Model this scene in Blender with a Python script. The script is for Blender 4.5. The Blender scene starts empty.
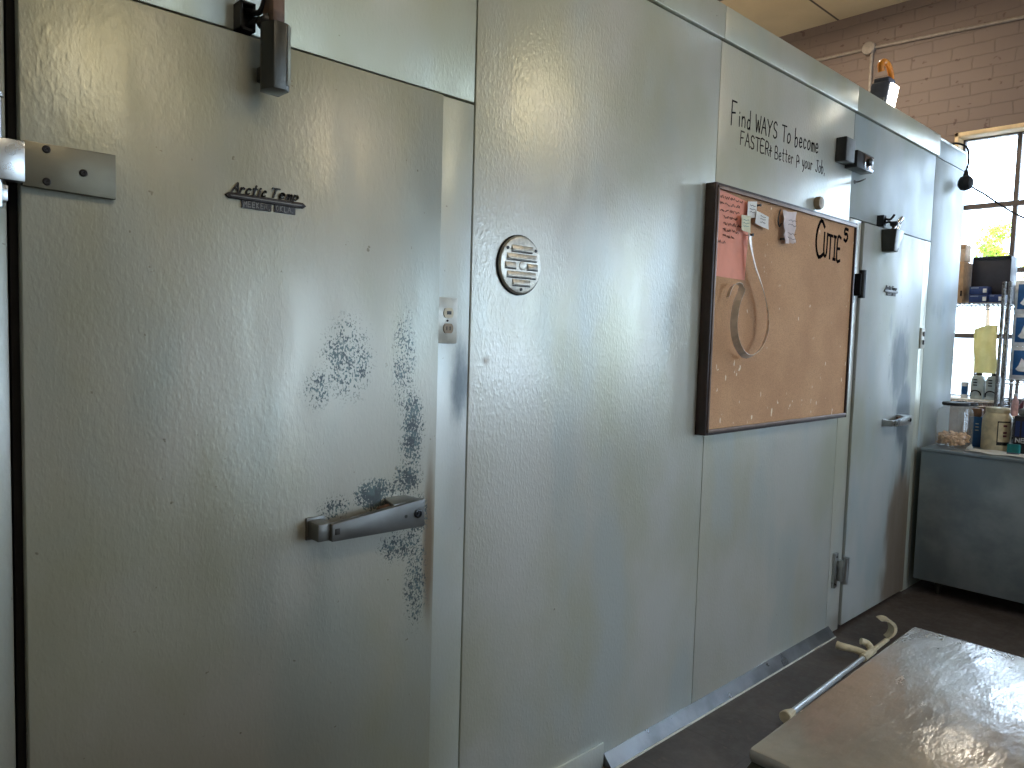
import bpy, bmesh, math, random
from mathutils import Vector, Matrix
random.seed(7)
sc = bpy.context.scene
C = sc.collection
R = math.radians

# ---------------------------------------------------------------- camera
CAMY, CAMZ = -1.587, 1.5
yaw, pitch, roll, F = R(43.498), R(-3.878), R(1.642), 749.75
fw = Vector((math.sin(yaw)*math.cos(pitch), math.cos(yaw)*math.cos(pitch), math.sin(pitch)))
r0 = Vector((math.cos(yaw), -math.sin(yaw), 0)); u0 = r0.cross(fw)
rt = r0*math.cos(roll) + u0*math.sin(roll); up = rt.cross(fw)
cam = bpy.data.cameras.new('camera'); co = bpy.data.objects.new('camera', cam); C.objects.link(co)
m = Matrix((rt, up, -fw)).transposed().to_4x4(); m.translation = (0, CAMY, CAMZ)
co.matrix_world = m
cam.sensor_width = 36; cam.lens = F/1024*36; cam.clip_start = .02; cam.clip_end = 500
sc.camera = co

# ---------------------------------------------------------------- view, world, lights
sc.view_settings.view_transform = 'Standard'
try: sc.view_settings.look = 'None'
except Exception: pass
sc.view_settings.gamma = 1
sc.view_settings.use_curve_mapping = False
sc.view_settings.exposure = 0.68
w = bpy.data.worlds.new('sky'); sc.world = w; w.use_nodes = True
bg = w.node_tree.nodes['Background']
SKY = 7.5
bg.inputs[0].default_value = (.64, .80, 1, 1); bg.inputs[1].default_value = SKY

def light(name, kind, loc, rot, energy, color, size=1, size_y=None, portal=False):
    l = bpy.data.lights.new(name, kind); l.energy = energy; l.color = color
    if kind == 'AREA':
        l.shape = 'RECTANGLE'; l.size = size; l.size_y = size_y or size
        if portal: l.cycles.is_portal = True
    o = bpy.data.objects.new(name, l); C.objects.link(o); o.location = loc; o.rotation_euler = rot
    return o
sun = light('sun', 'SUN', (0, 0, 20), (R(32), R(-38), 0), 9, (1, .95, .85)); sun.data.angle = R(1)
# sunlight travels towards +x and down: it lights the yard, never enters the windows
WINS = [(-1.45, .475), (-4.4, -2.7), (-6.3, -5.3)]                       # y ranges of the windows in the far wall
FILL_WINS = [(3.2, 4.5), (5.0, 6.4)]                            # x ranges of unseen windows added in the right wall for fill daylight
for a, b in FILL_WINS:
    light('window_daylight', 'AREA', ((a+b)/2, -6.68, 2.1), (R(90), 0, 0), 1, (1, 1, 1), b-a, 2.2, True)
for a, b in WINS:
    light('window_daylight', 'AREA', (7.08, (a+b)/2, 2.15), (0, R(90), 0), 1, (1, 1, 1), 2.12, b-a, True)

# ---------------------------------------------------------------- helpers
def lin(r, g, b):
    f = lambda c: (c/255/12.92 if c/255 <= .04045 else ((c/255+.055)/1.055)**2.4)
    return (f(r), f(g), f(b), 1)

class N:
    """small node helper"""
    def __init__(s, name):
        s.m = bpy.data.materials.new(name); s.m.use_nodes = True
        s.t = s.m.node_tree; s.t.nodes.clear()
        s.out = s.t.nodes.new('ShaderNodeOutputMaterial')
    def n(s, typ, **kw):
        x = s.t.nodes.new(typ)
        for k, v in kw.items(): setattr(x, k, v)
        return x
    def link(s, a, b): s.t.links.new(a, b)
    def put(s, sock, v):
        if isinstance(v, bpy.types.NodeSocket): s.link(v, sock)
        elif v is not None: sock.default_value = v
    def pos(s): return s.n('ShaderNodeNewGeometry').outputs['Position']
    def obj(s): return s.n('ShaderNodeTexCoord').outputs['Object']
    def mapv(s, v, scale=(1, 1, 1), loc=(0, 0, 0), rot=(0, 0, 0)):
        x = s.n('ShaderNodeMapping'); s.put(x.inputs[0], v)
        x.inputs['Scale'].default_value = scale; x.inputs['Location'].default_value = loc; x.inputs['Rotation'].default_value = rot
        return x.outputs[0]
    def noise(s, v, scale, detail=3, rough=.5):
        x = s.n('ShaderNodeTexNoise'); s.put(x.inputs['Vector'], v)
        x.inputs['Scale'].default_value = scale; x.inputs['Detail'].default_value = detail; x.inputs['Roughness'].default_value = rough
        return x.outputs[0]
    def math(s, op, a, b=0., c=0., clamp=False):
        x = s.n('ShaderNodeMath', operation=op, use_clamp=clamp)
        for i, v in enumerate((a, b, c)): s.put(x.inputs[i], v)
        return x.outputs[0]
    def sep(s, v):
        x = s.n('ShaderNodeSeparateXYZ'); s.put(x.inputs[0], v); return x.outputs
    def ss(s, v, a, b, lo=0., hi=1.):
        x = s.n('ShaderNodeMapRange', interpolation_type='SMOOTHSTEP'); s.put(x.inputs[0], v)
        for i, q in enumerate((a, b, lo, hi)): x.inputs[i+1].default_value = q
        return x.outputs[0]
    def mix(s, f, a, b):
        x = s.n('ShaderNodeMix', data_type='RGBA'); s.put(x.inputs[0], f); s.put(x.inputs[6], a); s.put(x.inputs[7], b)
        return x.outputs[2]
    def bump(s, h, strength=.3, dist=.002, nrm=None):
        x = s.n('ShaderNodeBump'); x.inputs['Strength'].default_value = strength; x.inputs['Distance'].default_value = dist
        s.put(x.inputs['Height'], h)
        if nrm is not None: s.put(x.inputs['Normal'], nrm)
        return x.outputs[0]
    def patches(s, xyz, axes, lst):
        """max of soft ellipses (a, b, ra, rb, strength) in the two given axes"""
        best = None
        for a, b, ra, rb, k in lst:
            da = s.math('DIVIDE', s.math('SUBTRACT', xyz[axes[0]], a), ra); db = s.math('DIVIDE', s.math('SUBTRACT', xyz[axes[1]], b), rb)
            d = s.math('SQRT', s.math('ADD', s.math('MULTIPLY', da, da), s.math('MULTIPLY', db, db)))
            v = s.ss(d, 0., 1., k, 0.)
            best = v if best is None else s.math('MAXIMUM', best, v)
        return best
    def pbsdf(s, color, rough=.5, metal=0., normal=None, **kw):
        x = s.n('ShaderNodeBsdfPrincipled')
        s.put(x.inputs['Base Color'], color); s.put(x.inputs['Roughness'], rough); s.put(x.inputs['Metallic'], metal)
        if normal is not None: s.put(x.inputs['Normal'], normal)
        for k, v in kw.items(): s.put(x.inputs[k.replace('_', ' ')], v)
        s.link(x.outputs[0], s.out.inputs[0]); return x

def simple(name, rgb, rough=.5, metal=0., var=.12, scale=30, bump=.08, bd=.001, **kw):
    k = N(name); p = k.pos(); c = lin(*rgb)
    nz = k.noise(p, scale, 4)
    d = tuple(x*(1-var) for x in c[:3])+(1,); l = tuple(min(1, x*(1+var)) for x in c[:3])+(1,)
    col = k.mix(k.ss(nz, .35, .65), d, l)
    k.pbsdf(col, k.ss(k.noise(p, scale*.5, 3), .3, .7, max(0.02, rough-.06), min(1, rough+.06)), metal, k.bump(k.noise(p, scale*6, 2), bump, bd) if bump else None, **kw)
    return k.m

# ---- painted embossed cooler metal -------------------------------------------------------
WALLC = (188, 187, 177)
def cooler_mat(name, base=WALLC, dots=None, dark=None, brown=None, rough=(.30, .43), emboss=.36, metal=.36, spec=.3):
    k = N(name); p = k.pos(); xyz = k.sep(p)
    big = k.noise(k.mapv(p, (1, 1, .7)), 1.7, 4, .55)
    warm = k.mix(k.ss(big, .38, .66), lin(*base), lin(base[0]-14, base[1]-13, base[2]-24))
    cool = k.mix(k.ss(k.noise(k.mapv(p, (1.4, 1, .6), (4, 2, 1)), 2.4, 3), .48, .7), warm, lin(base[0]-12, base[1]-6, base[2]-4))

    speck = k.ss(k.noise(p, 55, 2), .74, .80)
    col = k.mix(k.math('MULTIPLY', speck, .6), cool, lin(96, 84, 66))
    fine = k.noise(k.mapv(p, (1, 1, .55)), 330, 2, .6)
    if brown:
        bm_ = k.patches(xyz, (0, 2), brown)
        f = k.ss(k.math('ADD', bm_, k.math('MULTIPLY', k.math('SUBTRACT', k.noise(k.mapv(p, (3, 1, .8)), 6, 5), .5), .6)), .15, .75)
        f = k.math('MULTIPLY', f, k.ss(bm_, .01, .2))
        col = k.mix(k.math('MULTIPLY', f, .75), col, lin(112, 86, 58))
    if dark:
        dm = k.patches(xyz, (0, 2), dark)
        f = k.ss(k.math('ADD', dm, k.math('MULTIPLY', k.math('SUBTRACT', k.noise(k.mapv(p, (2.4, 1, .7)), 9, 6, .65), .5), .9)), .15, .8)
        f = k.math('MULTIPLY', f, k.ss(dm, .01, .2))
        col = k.mix(k.math('MULTIPLY', f, .8), col, lin(72, 86, 96))
    rg = k.ss(k.noise(k.mapv(p, (3, 1, .8)), 3, 3), .3, .7, rough[0], rough[1])
    if dots:
        dm = k.patches(xyz, (0, 2), dots)
        grain = k.noise(k.mapv(p, (1, 1, .7)), 210, 2, .7)
        cloud = k.noise(p, 26, 4, .6)
        v = k.math('ADD', dm, k.math('ADD', k.math('MULTIPLY', k.math('SUBTRACT', grain, .5), 2.6), k.math('MULTIPLY', k.math('SUBTRACT', cloud, .5), .9)))
        f = k.math('MULTIPLY', k.ss(v, .30, .52), k.ss(dm, .02, .25))
        worn = k.mix(k.ss(k.noise(p, 40, 3), .4, .6), lin(58, 70, 76), lin(80, 98, 100))
        col = k.mix(k.math('MULTIPLY', f, .9), col, worn)
    # embossed leather grain, dents
    em = k.noise(k.mapv(p, (1, 1, .65)), 190, 2, .5)
    em2 = k.ss(k.noise(k.mapv(p, (1, 1, .45)), 115, 1, .5), .40, .75)
    h = k.math('ADD', em, k.math('MULTIPLY', em2, .7))
    b1 = k.bump(h, emboss, .0007)
    dent = k.ss(k.noise(k.mapv(p, (1, 1, .9), (.3, 0, .7)), 9, 0), .74, .80)
    b2 = k.bump(k.noise(k.mapv(p, (1, 1, .6), (3, 0, 1)), 5, 2), .12, .006, b1)
    b3 = k.bump(k.noise(k.mapv(p, (1, 1, .35)), 2.2, 2), .5, .012, b2)
    k.pbsdf(col, rg, metal, b3, Specular_IOR_Level=spec)
    return k.m

M = {}
M['cooler'] = cooler_mat('painted_cooler_panel', (210, 210, 202), emboss=.62, brown=[(1.40, 1.42, .035, .03, .55)], rough=(.285, .36), metal=.38)
M['farpanel'] = cooler_mat('far_panel_daylight_tint', (176, 184, 188), rough=(.40, .52), metal=.15, spec=.15)  # same paint as the other panels; bluish window light tinted in, gloss cut
M['jamb'] = cooler_mat('painted_cooler_jamb', (202, 204, 198), dark=[(1.31, 1.36, .06, .24, .8)])
M['header'] = cooler_mat('painted_cooler_header', (196, 194, 180))
M['door1'] = cooler_mat('painted_cooler_door', (180, 178, 166),
    dots=[(.94, 1.43, .12, .16, .42), (.86, 1.36, .07, .08, .35), (1.10, 1.42, .06, .22, .40), (1.13, 1.24, .06, .17, .62), (1.12, 1.12, .07, .07, .72),
          (1.02, 1.09, .085, .06, .95), (.91, 1.075, .07, .05, .48), (1.10, .95, .11, .07, .52), (1.15, .85, .06, .20, .50), (1.15, 1.02, .06, .09, .5)],
    brown=[(1.19, .95, .035, .42, .8)], emboss=.34)
M['door2'] = cooler_mat('painted_far_door', (180, 184, 182), rough=(.38, .50), metal=.18, spec=.18, dark=[(4.52, 1.38, .24, .42, 1.0), (4.62, 1.10, .18, .34, 1.35), (4.68, .86, .07, .26, 1.1), (4.35, 1.62, .06, .18, .5)],  # cooler paint with less gloss and a bluish daylight tint put in
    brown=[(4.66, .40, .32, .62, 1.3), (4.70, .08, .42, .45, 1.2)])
M['endpanel'] = cooler_mat('end_panel_daylight_tint', (176, 184, 188), dark=[(5.15, 1.72, .3, .16, .35)], brown=[(5.0, .9, .1, .5, .35)], rough=(.36, .48), metal=.12, spec=.12)  # panel paint dulled, blue of the window reflection put into its base colour

def brushed(name, rgb, rough=.3, axis=0, metal=1., wear=.25, bumpk=.12):
    k = N(name); p = k.pos()
    s_ = [60, 60, 60]; s_[axis] = 2
    st = k.noise(k.mapv(p, tuple(s_)), 6, 3, .6)
    bl = k.noise(p, 5, 5, .6)
    c = lin(*rgb); d = tuple(x*(1-wear) for x in c[:3])+(1,)
    col = k.mix(k.ss(bl, .35, .7), c, d)
    k.pbsdf(col, k.ss(k.noise(p, 9, 4), .3, .7, rough-.07, rough+.12), metal, k.bump(st, bumpk, .0006))
    return k.m
M['steel'] = brushed('brushed_steel', (178, 180, 178), .33)
M['steel_bright'] = brushed('bright_cast_metal', (205, 208, 208), .30, 2)
M['hinge'] = brushed('dull_hinge_metal', (128, 124, 108), .42, 0, .85)
M['darkmetal'] = brushed('dark_gunmetal', (86, 86, 82), .34, 2, .9)
M['shaft'] = simple('silver_tube', (200, 204, 206), .35, .6, .05)
M['pullmetal'] = brushed('brushed_pull_metal', (126, 126, 122), .36, 0, .75, .3)
M['chrome'] = simple('chrome', (215, 218, 220), .12, 1, .05)
M['black'] = simple('black_enamel', (20, 21, 24), .35)
M['blackplastic'] = simple('black_plastic', (26, 26, 30), .6)
M['rubber'] = simple('black_rubber_gasket', (14, 13, 12), .8)
M['alu'] = simple('alu_cast', (196, 192, 180), .38, .75, .15, 60)
M['ventdark'] = simple('vent_dark', (60, 58, 54), .5, .4)
M['baseboard'] = brushed('baseboard_steel', (150, 154, 158), .34, 0, .9, .35)
M['wood'] = simple('worn_brown_wood', (112, 84, 66), .6, 0, .25, 40)
M['ink'] = simple('marker_ink', (30, 26, 30), .95, 0, .1, bump=0, Specular_IOR_Level=0.)
M['ink_faint'] = simple('faded_marker_ink', (72, 66, 64), .95, 0, .1, bump=0, Specular_IOR_Level=0.)
M['ivory'] = simple('ivory_plastic', (205, 196, 168), .4)
M['plate'] = simple('painted_plate', (190, 190, 180), .35, .2)
M['beige'] = simple('beige_plastic', (150, 132, 104), .5)
M['greyplastic'] = simple('grey_plastic', (112, 116, 118), .5)
M['badge'] = simple('dark_bronze_badge', (40, 34, 30), .4, .5)
M['badge_letter'] = simple('pewter_letter', (104, 98, 90), .4, .6)
M['framewood'] = simple('dark_brown_frame', (52, 36, 30), .45, 0, .2, 20)
M['frametrim'] = simple('satin_frame_trim', (126, 108, 96), .45, .6, .1)
def cork_mat():
    k = N('cork'); p = k.pos(); xyz = k.sep(p)
    a = k.noise(p, 4, 4); b = k.noise(p, 320, 2, .7)
    col = k.mix(k.ss(a, .3, .7), lin(208, 164, 124), lin(192, 148, 110))
    col = k.mix(k.ss(b, .4, .75, 0, .45), col, lin(120, 82, 52))
    lowz = k.math('SUBTRACT', 1.0, k.ss(xyz[2], 1.12, 1.75))            # staples and torn holes, denser low on the board
    sp = k.noise(k.mapv(p, (1, 1, .42)), 46, 2, .5)
    f = k.ss(k.math('ADD', sp, k.math('MULTIPLY', lowz, .05)), .735, .765)
    col = k.mix(f, col, lin(236, 222, 196))
    k.pbsdf(col, .9, 0, k.bump(b, .3, .001)); return k.m
M['cork'] = cork_mat()
def paper(name, rgb, rough=.8, var=.05):
    return simple(name, rgb, rough, 0, var, 14, .15, .002)
M['pink'] = paper('salmon_paper', (238, 160, 138))
M['white'] = paper('white_paper', (232, 230, 226))
M['cream'] = paper('cream_paper', (216, 214, 186))
M['receipt'] = paper('thermal_receipt', (222, 208, 208))
M['strap'] = simple('clear_tan_strap', (216, 198, 180), .3)
M['cardboard'] = simple('cardboard', (176, 140, 104), .8)
M['cardlight'] = simple('pale_cardboard', (214, 186, 158), .8)
M['charcoal'] = simple('charcoal_panel', (40, 38, 46), .5)
M['bluebox'] = simple('navy_box', (34, 52, 104), .45)
M['bluelabel'] = simple('blue_label', (22, 82, 140), .45)
M['whitebox'] = simple('white_carton', (214, 216, 220), .6)
M['tag'] = simple('white_tag', (222, 224, 226), .6)
M['orange'] = simple('orange_plastic', (226, 140, 40), .4)
M['navy'] = simple('navy_plastic', (84, 92, 112), .5)
M['jug'] = simple('grey_jug_plastic', (168, 178, 180), .4)
M['creamjug'] = simple('cream_jug_plastic', (206, 194, 164), .45)
M['teal'] = simple('teal_plastic', (24, 120, 122), .4)
M['pasta'] = simple('pale_brown_snack', (230, 192, 154), .6, 0, .25, 60)
def cloth_mat():
    k = N('yellow_cloth'); p = k.pos(); n = k.noise(p, 20, 4)
    col = k.mix(k.ss(n, .35, .65), lin(244, 236, 190), lin(234, 226, 174))
    d = k.n('ShaderNodeBsdfDiffuse'); k.link(col, d.inputs[0]); t = k.n('ShaderNodeBsdfTranslucent'); k.link(col, t.inputs[0])
    mx = k.n('ShaderNodeMixShader'); mx.inputs[0].default_value = .35; k.link(d.outputs[0], mx.inputs[1]); k.link(t.outputs[0], mx.inputs[2]); k.link(mx.outputs[0], k.out.inputs[0]); return k.m
M['cloth'] = cloth_mat()
M['rackmetal'] = simple('dull_chrome_wire', (132, 130, 128), .3, .9, .2, 80)
M['pipe'] = simple('painted_conduit', (150, 138, 128), .5)
M['maroon'] = simple('maroon_label', (96, 44, 62), .5)
M['skin_pink'] = simple('pink_plastic', (226, 180, 176), .5)
M['windowsteel'] = simple('window_steel', (98, 88, 84), .5, .2)
M['whitepaint'] = simple('white_paint', (220, 218, 210), .6)
M['roomwall'] = simple('room_wall_paint', (206, 204, 196), .7, 0, .08, 3)
M['core'] = simple('dark_cooler_core', (30, 28, 26), .8)
M['casing'] = simple('lamplit_tan_casing', (226, 198, 156), .6, 0, .12, 12)  # reveal casing; its tan carries the work lamp's warm light
M['bark'] = simple('bark', (90, 76, 60), .9)
M['leaf'] = simple('leaf', (150, 172, 50), .6, 0, .3, 2)
M['yard'] = simple('pale_yard', (170, 172, 168), .9, 0, .1, .5, 0)
M['grass'] = simple('dry_grass', (120, 140, 80), .9, 0, .2, 1, 0)

def glassmat(name, tint=(1, 1, 1), refl=.08):
    k = N(name)
    tr = k.n('ShaderNodeBsdfTransparent'); tr.inputs[0].default_value = (*tint, 1)
    gl = k.n('ShaderNodeBsdfGlossy'); gl.inputs['Roughness'].default_value = .03
    fr = k.n('ShaderNodeFresnel'); fr.inputs[0].default_value = 1.45 if refl > .03 else 1.12
    mx = k.n('ShaderNodeMixShader'); k.link(k.math('ADD', fr.outputs[0], refl-.04, clamp=True), mx.inputs[0]); k.link(tr.outputs[0], mx.inputs[1]); k.link(gl.outputs[0], mx.inputs[2])
    k.link(mx.outputs[0], k.out.inputs[0]); return k.m
M['pane'] = glassmat('window_glass', (.97, .99, 1), .04)
def jarmat():
    k = N('milky_clear_jar')
    tr = k.n('ShaderNodeBsdfTransparent'); gl = k.n('ShaderNodeBsdfGlossy'); gl.inputs['Roughness'].default_value = .08
    df = k.n('ShaderNodeBsdfTranslucent'); df.inputs[0].default_value = (.9, .87, .78, 1)
    a = k.n('ShaderNodeMixShader'); a.inputs[0].default_value = .10; k.link(tr.outputs[0], a.inputs[1]); k.link(df.outputs[0], a.inputs[2])
    b = k.n('ShaderNodeMixShader'); b.inputs[0].default_value = .04; k.link(a.outputs[0], b.inputs[1]); k.link(gl.outputs[0], b.inputs[2])
    k.link(b.outputs[0], k.out.inputs[0]); return k.m
M['jar'] = jarmat()

def emis(name, rgb, strength):
    k = N(name); e = k.n('ShaderNodeEmission'); e.inputs[0].default_value = (*rgb, 1); e.inputs[1].default_value = strength
    k.link(e.outputs[0], k.out.inputs[0]); return k.m
M['led'] = emis('led_panel', (1, .93, .78), 9)
M['tube'] = emis('ceiling_tube', (1, .80, .55), 10)

def brick_mat():
    k = N('painted_brick'); p = k.pos(); s_ = k.sep(p)
    cb = k.n('ShaderNodeCombineXYZ'); k.link(k.math('ADD', s_[1], s_[0]), cb.inputs[0]); k.link(s_[2], cb.inputs[1])
    wob = k.noise(p, 6, 2)
    dv = k.n('ShaderNodeVectorMath', operation='MULTIPLY_ADD'); wn_ = k.n('ShaderNodeTexNoise'); k.link(p, wn_.inputs['Vector']); wn_.inputs['Scale'].default_value = 7
    k.link(wn_.outputs['Color'], dv.inputs[0]); dv.inputs[1].default_value = (.03, .022, 0); k.link(cb.outputs[0], dv.inputs[2])
    b = k.n('ShaderNodeTexBrick'); k.link(dv.outputs[0], b.inputs[0])
    b.inputs['Scale'].default_value = 1; b.inputs['Brick Width'].default_value = .30; b.inputs['Row Height'].default_value = .100
    b.inputs['Mortar Size'].default_value = .006; b.inputs['Mortar Smooth'].default_value = .6
    b.inputs['Color1'].default_value = (1, 1, 1, 1); b.inputs['Color2'].default_value = (.8, .8, .8, 1); b.inputs['Mortar'].default_value = (.45, .45, .45, 1)
    col = k.mix(k.ss(b.outputs['Color'], .2, 1.), lin(108, 93, 86), lin(121, 104, 97))
    col = k.mix(k.ss(k.noise(p, 2.2, 4), .35, .7, 0, .5), col, lin(126, 109, 99))
    chips = k.ss(k.noise(k.mapv(p, (1, 1, 1.4)), 13, 3), .66, .71)
    col = k.mix(k.math('MULTIPLY', chips, .75), col, lin(84, 62, 54))
    h = k.math('ADD', k.ss(b.outputs['Color'], .2, 1.), k.math('MULTIPLY', wob, .6))
    k.pbsdf(col, .62, 0, k.bump(h, .6, .006)); return k.m
M['brick'] = brick_mat()

def floor_mat():
    k = N('dark_floor'); p = k.pos()
    a = k.noise(p, 3, 6, .6); b = k.noise(p, 22, 4, .6)
    col = k.mix(k.ss(a, .35, .65), lin(66, 58, 54), lin(88, 80, 76))
    col = k.mix(k.ss(b, .55, .75, 0, .6), col, lin(112, 100, 92))
    br = k.n('ShaderNodeTexBrick'); k.put(br.inputs[0], p); br.offset = 0
    br.inputs['Scale'].default_value = 1; br.inputs['Brick Width'].default_value = .305; br.inputs['Row Height'].default_value = .305; br.inputs['Mortar Size'].default_value = .003
    br.inputs['Color1'].default_value = (1, 1, 1, 1); br.inputs['Color2'].default_value = (.9, .9, .9, 1); br.inputs['Mortar'].default_value = (.4, .4, .4, 1)
    col = k.mix(k.ss(br.outputs['Color'], .4, .85, .35, 0), col, lin(48, 42, 40))
    k.pbsdf(col, k.ss(b, .3, .7, .42, .6), 0, k.bump(k.noise(p, 60, 4), .3, .002)); return k.m
M['floor'] = floor_mat()

def ceil_mat():
    k = N('ceiling_board'); p = k.pos(); s_ = k.sep(p)
    def line(v, off, pitch):
        q = k.math('ABSOLUTE', k.math('SUBTRACT', k.math('FRACT', k.math('DIVIDE', k.math('SUBTRACT', v, off-pitch/2), pitch)), .5))
        return k.ss(q, .005, .011, 1., 0.)
    f = k.math('MAXIMUM', line(s_[1], 1.48, 1.22), line(s_[0], 3.3, 2.44))
    col = k.mix(k.ss(k.noise(p, 1.5, 4), .3, .7), lin(214, 194, 160), lin(196, 176, 144))
    col = k.mix(f, col, lin(70, 58, 48))
    k.pbsdf(col, .8, 0, k.bump(f, -.5, .006)); return k.m
M['ceiling'] = ceil_mat()

def table_mat(name, rgb, metal=.6, rough=(.16, .28), warp=.3):
    k = N(name); p = k.pos()
    blot = k.noise(p, 7, 6, .65)
    col = k.mix(k.ss(blot, .4, .7), lin(*rgb), tuple(c*.8 for c in lin(*rgb)[:3])+(1,))
    smear = k.noise(k.mapv(p, (2, 5, 1), (0, 0, 0), (0, 0, .5)), 6, 6, .7)
    rg = k.ss(smear, .3, .75, rough[0], rough[1])
    wv = k.bump(k.noise(k.mapv(p, (1, 2.2, 1), (0, 0, 0), (0, 0, .3)), 9, 4, .6), warp, .010)
    sc_ = k.noise(k.mapv(p, (14, 90, 1), (0, 0, 0), (0, 0, .7)), 3, 2)
    k.pbsdf(col, rg, metal, k.bump(sc_, .12, .0005, wv)); return k.m
M['tabletop'] = table_mat('scuffed_steel_top', (196, 192, 188), metal=.5)
def counter_mat():
    k = N('scuffed_counter_steel'); p = k.pos(); s_ = k.sep(p)
    bl = k.noise(k.mapv(p, (1, 1, 1.3)), 2.2, 5, .6)
    col = k.mix(k.ss(bl, .38, .68), lin(134, 148, 158), lin(170, 180, 188))
    st = k.noise(k.mapv(p, (20, 1.5, 60)), 3, 4, .6)
    k.pbsdf(col, k.ss(k.noise(p, 4, 4), .3, .7, .28, .5), .4, k.bump(st, .2, .0008, k.bump(k.noise(p, 2.5, 2), .5, .02))); return k.m
M['counter'] = counter_mat()

# ---------------------------------------------------------------- mesh builders (world coordinates)
def BM(): return bmesh.new()
def box(bm, x0, x1, y0, y1, z0, z1, bev=0., seg=2):
    r = bmesh.ops.create_cube(bm, size=1)
    vs = r['verts']
    for v in vs: v.co = Vector(((x0+x1)/2+v.co.x*(x1-x0), (y0+y1)/2+v.co.y*(y1-y0), (z0+z1)/2+v.co.z*(z1-z0)))
    if bev > 0:
        es = list({e for v in vs for e in v.link_edges})
        bmesh.ops.bevel(bm, geom=es, offset=bev, segments=seg, affect='EDGES', profile=.5)
    return bm
def prism(bm, pts, axis, a, b, bev=0.):
    """extrude a closed 2D outline along an axis: axis 'y' -> pts are (x,z); 'x' -> (y,z); 'z' -> (x,y)"""
    def mk(p, t): return {'y': (p[0], t, p[1]), 'x': (t, p[0], p[1]), 'z': (p[0], p[1], t)}[axis]
    lo = [bm.verts.new(mk(p, a)) for p in pts]; hi = [bm.verts.new(mk(p, b)) for p in pts]
    n = len(pts); fs = [bm.faces.new(lo), bm.faces.new(hi[::-1])]
    for i in range(n): fs.append(bm.faces.new((lo[i], hi[i], hi[(i+1) % n], lo[(i+1) % n])))
    bmesh.ops.recalc_face_normals(bm, faces=fs)
    if bev > 0:
        es = list({e for f in fs for e in f.edges})
        bmesh.ops.bevel(bm, geom=es, offset=bev, segments=2, affect='EDGES', profile=.5)
    return bm
def hull8(bm, pts, bev=0.):
    """box-like solid from 8 corners: bottom 4 (ccw) then top 4"""
    v = [bm.verts.new(p) for p in pts]
    fs = [bm.faces.new([v[i] for i in q]) for q in ((3, 2, 1, 0), (4, 5, 6, 7), (0, 1, 5, 4), (1, 2, 6, 5), (2, 3, 7, 6), (3, 0, 4, 7))]
    bmesh.ops.recalc_face_normals(bm, faces=fs)
    if bev > 0: bmesh.ops.bevel(bm, geom=list({e for f in fs for e in f.edges}), offset=bev, segments=2, affect='EDGES', profile=.5)
    return bm
def tube(bm, pts, r, n=12, flat=1., cap=True):
    pts = [Vector(p) for p in pts]; rings = []
    rs = r if isinstance(r, (list, tuple)) else [r]*len(pts)
    nrm = None
    for i, p in enumerate(pts):
        t = (pts[min(i+1, len(pts)-1)]-pts[max(i-1, 0)]).normalized()
        if nrm is None: nrm = t.orthogonal().normalized()
        else: nrm = (nrm - t*nrm.dot(t)).normalized()
        b = t.cross(nrm)
        rings.append([bm.verts.new(p+(nrm*math.cos(2*math.pi*j/n)+b*math.sin(2*math.pi*j/n)*flat)*rs[i]) for j in range(n)])
    fs = []
    for a, b in zip(rings, rings[1:]):
        for j in range(n): fs.append(bm.faces.new((a[j], a[(j+1) % n], b[(j+1) % n], b[j])))
    if cap: fs += [bm.faces.new(rings[0][::-1]), bm.faces.new(rings[-1])]
    bmesh.ops.recalc_face_normals(bm, faces=fs)
    for f in fs: f.smooth = len(f.verts) == 4
    return bm
def lathe(bm, prof, c, axis='z', n=32, sx=1., sy=1.):
    """prof: (radius, height) list; revolved about the axis through c"""
    rings = []
    for r, h in prof:
        ring = []
        for j in range(n):
            a = 2*math.pi*j/n; u, v = r*math.cos(a)*sx, r*math.sin(a)*sy
            q = {'z': (u, v, h), 'y': (u, h, v), 'x': (h, u, v)}[axis]
            ring.append(bm.verts.new(Vector(c)+Vector(q)))
        rings.append(ring)
    fs = []
    for a, b in zip(rings, rings[1:]):
        for j in range(n): fs.append(bm.faces.new((a[j], a[(j+1) % n], b[(j+1) % n], b[j])))
    fs += [bm.faces.new(rings[0][::-1]), bm.faces.new(rings[-1])]
    for f in fs: f.smooth = len(f.verts) == 4
    bmesh.ops.recalc_face_normals(bm, faces=fs)
    return bm
def smooth_path(pts, k=6):
    pts = [Vector(p) for p in pts]; out = []
    for i in range(len(pts)-1):
        p0, p1, p2, p3 = pts[max(i-1, 0)], pts[i], pts[i+1], pts[min(i+2, len(pts)-1)]
        for j in range(k):
            t = j/k
            out.append(.5*((2*p1)+(-p0+p2)*t+(2*p0-5*p1+4*p2-p3)*t*t+(-p0+3*p1-3*p2+p3)*t**3))
    out.append(pts[-1]); return out

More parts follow.
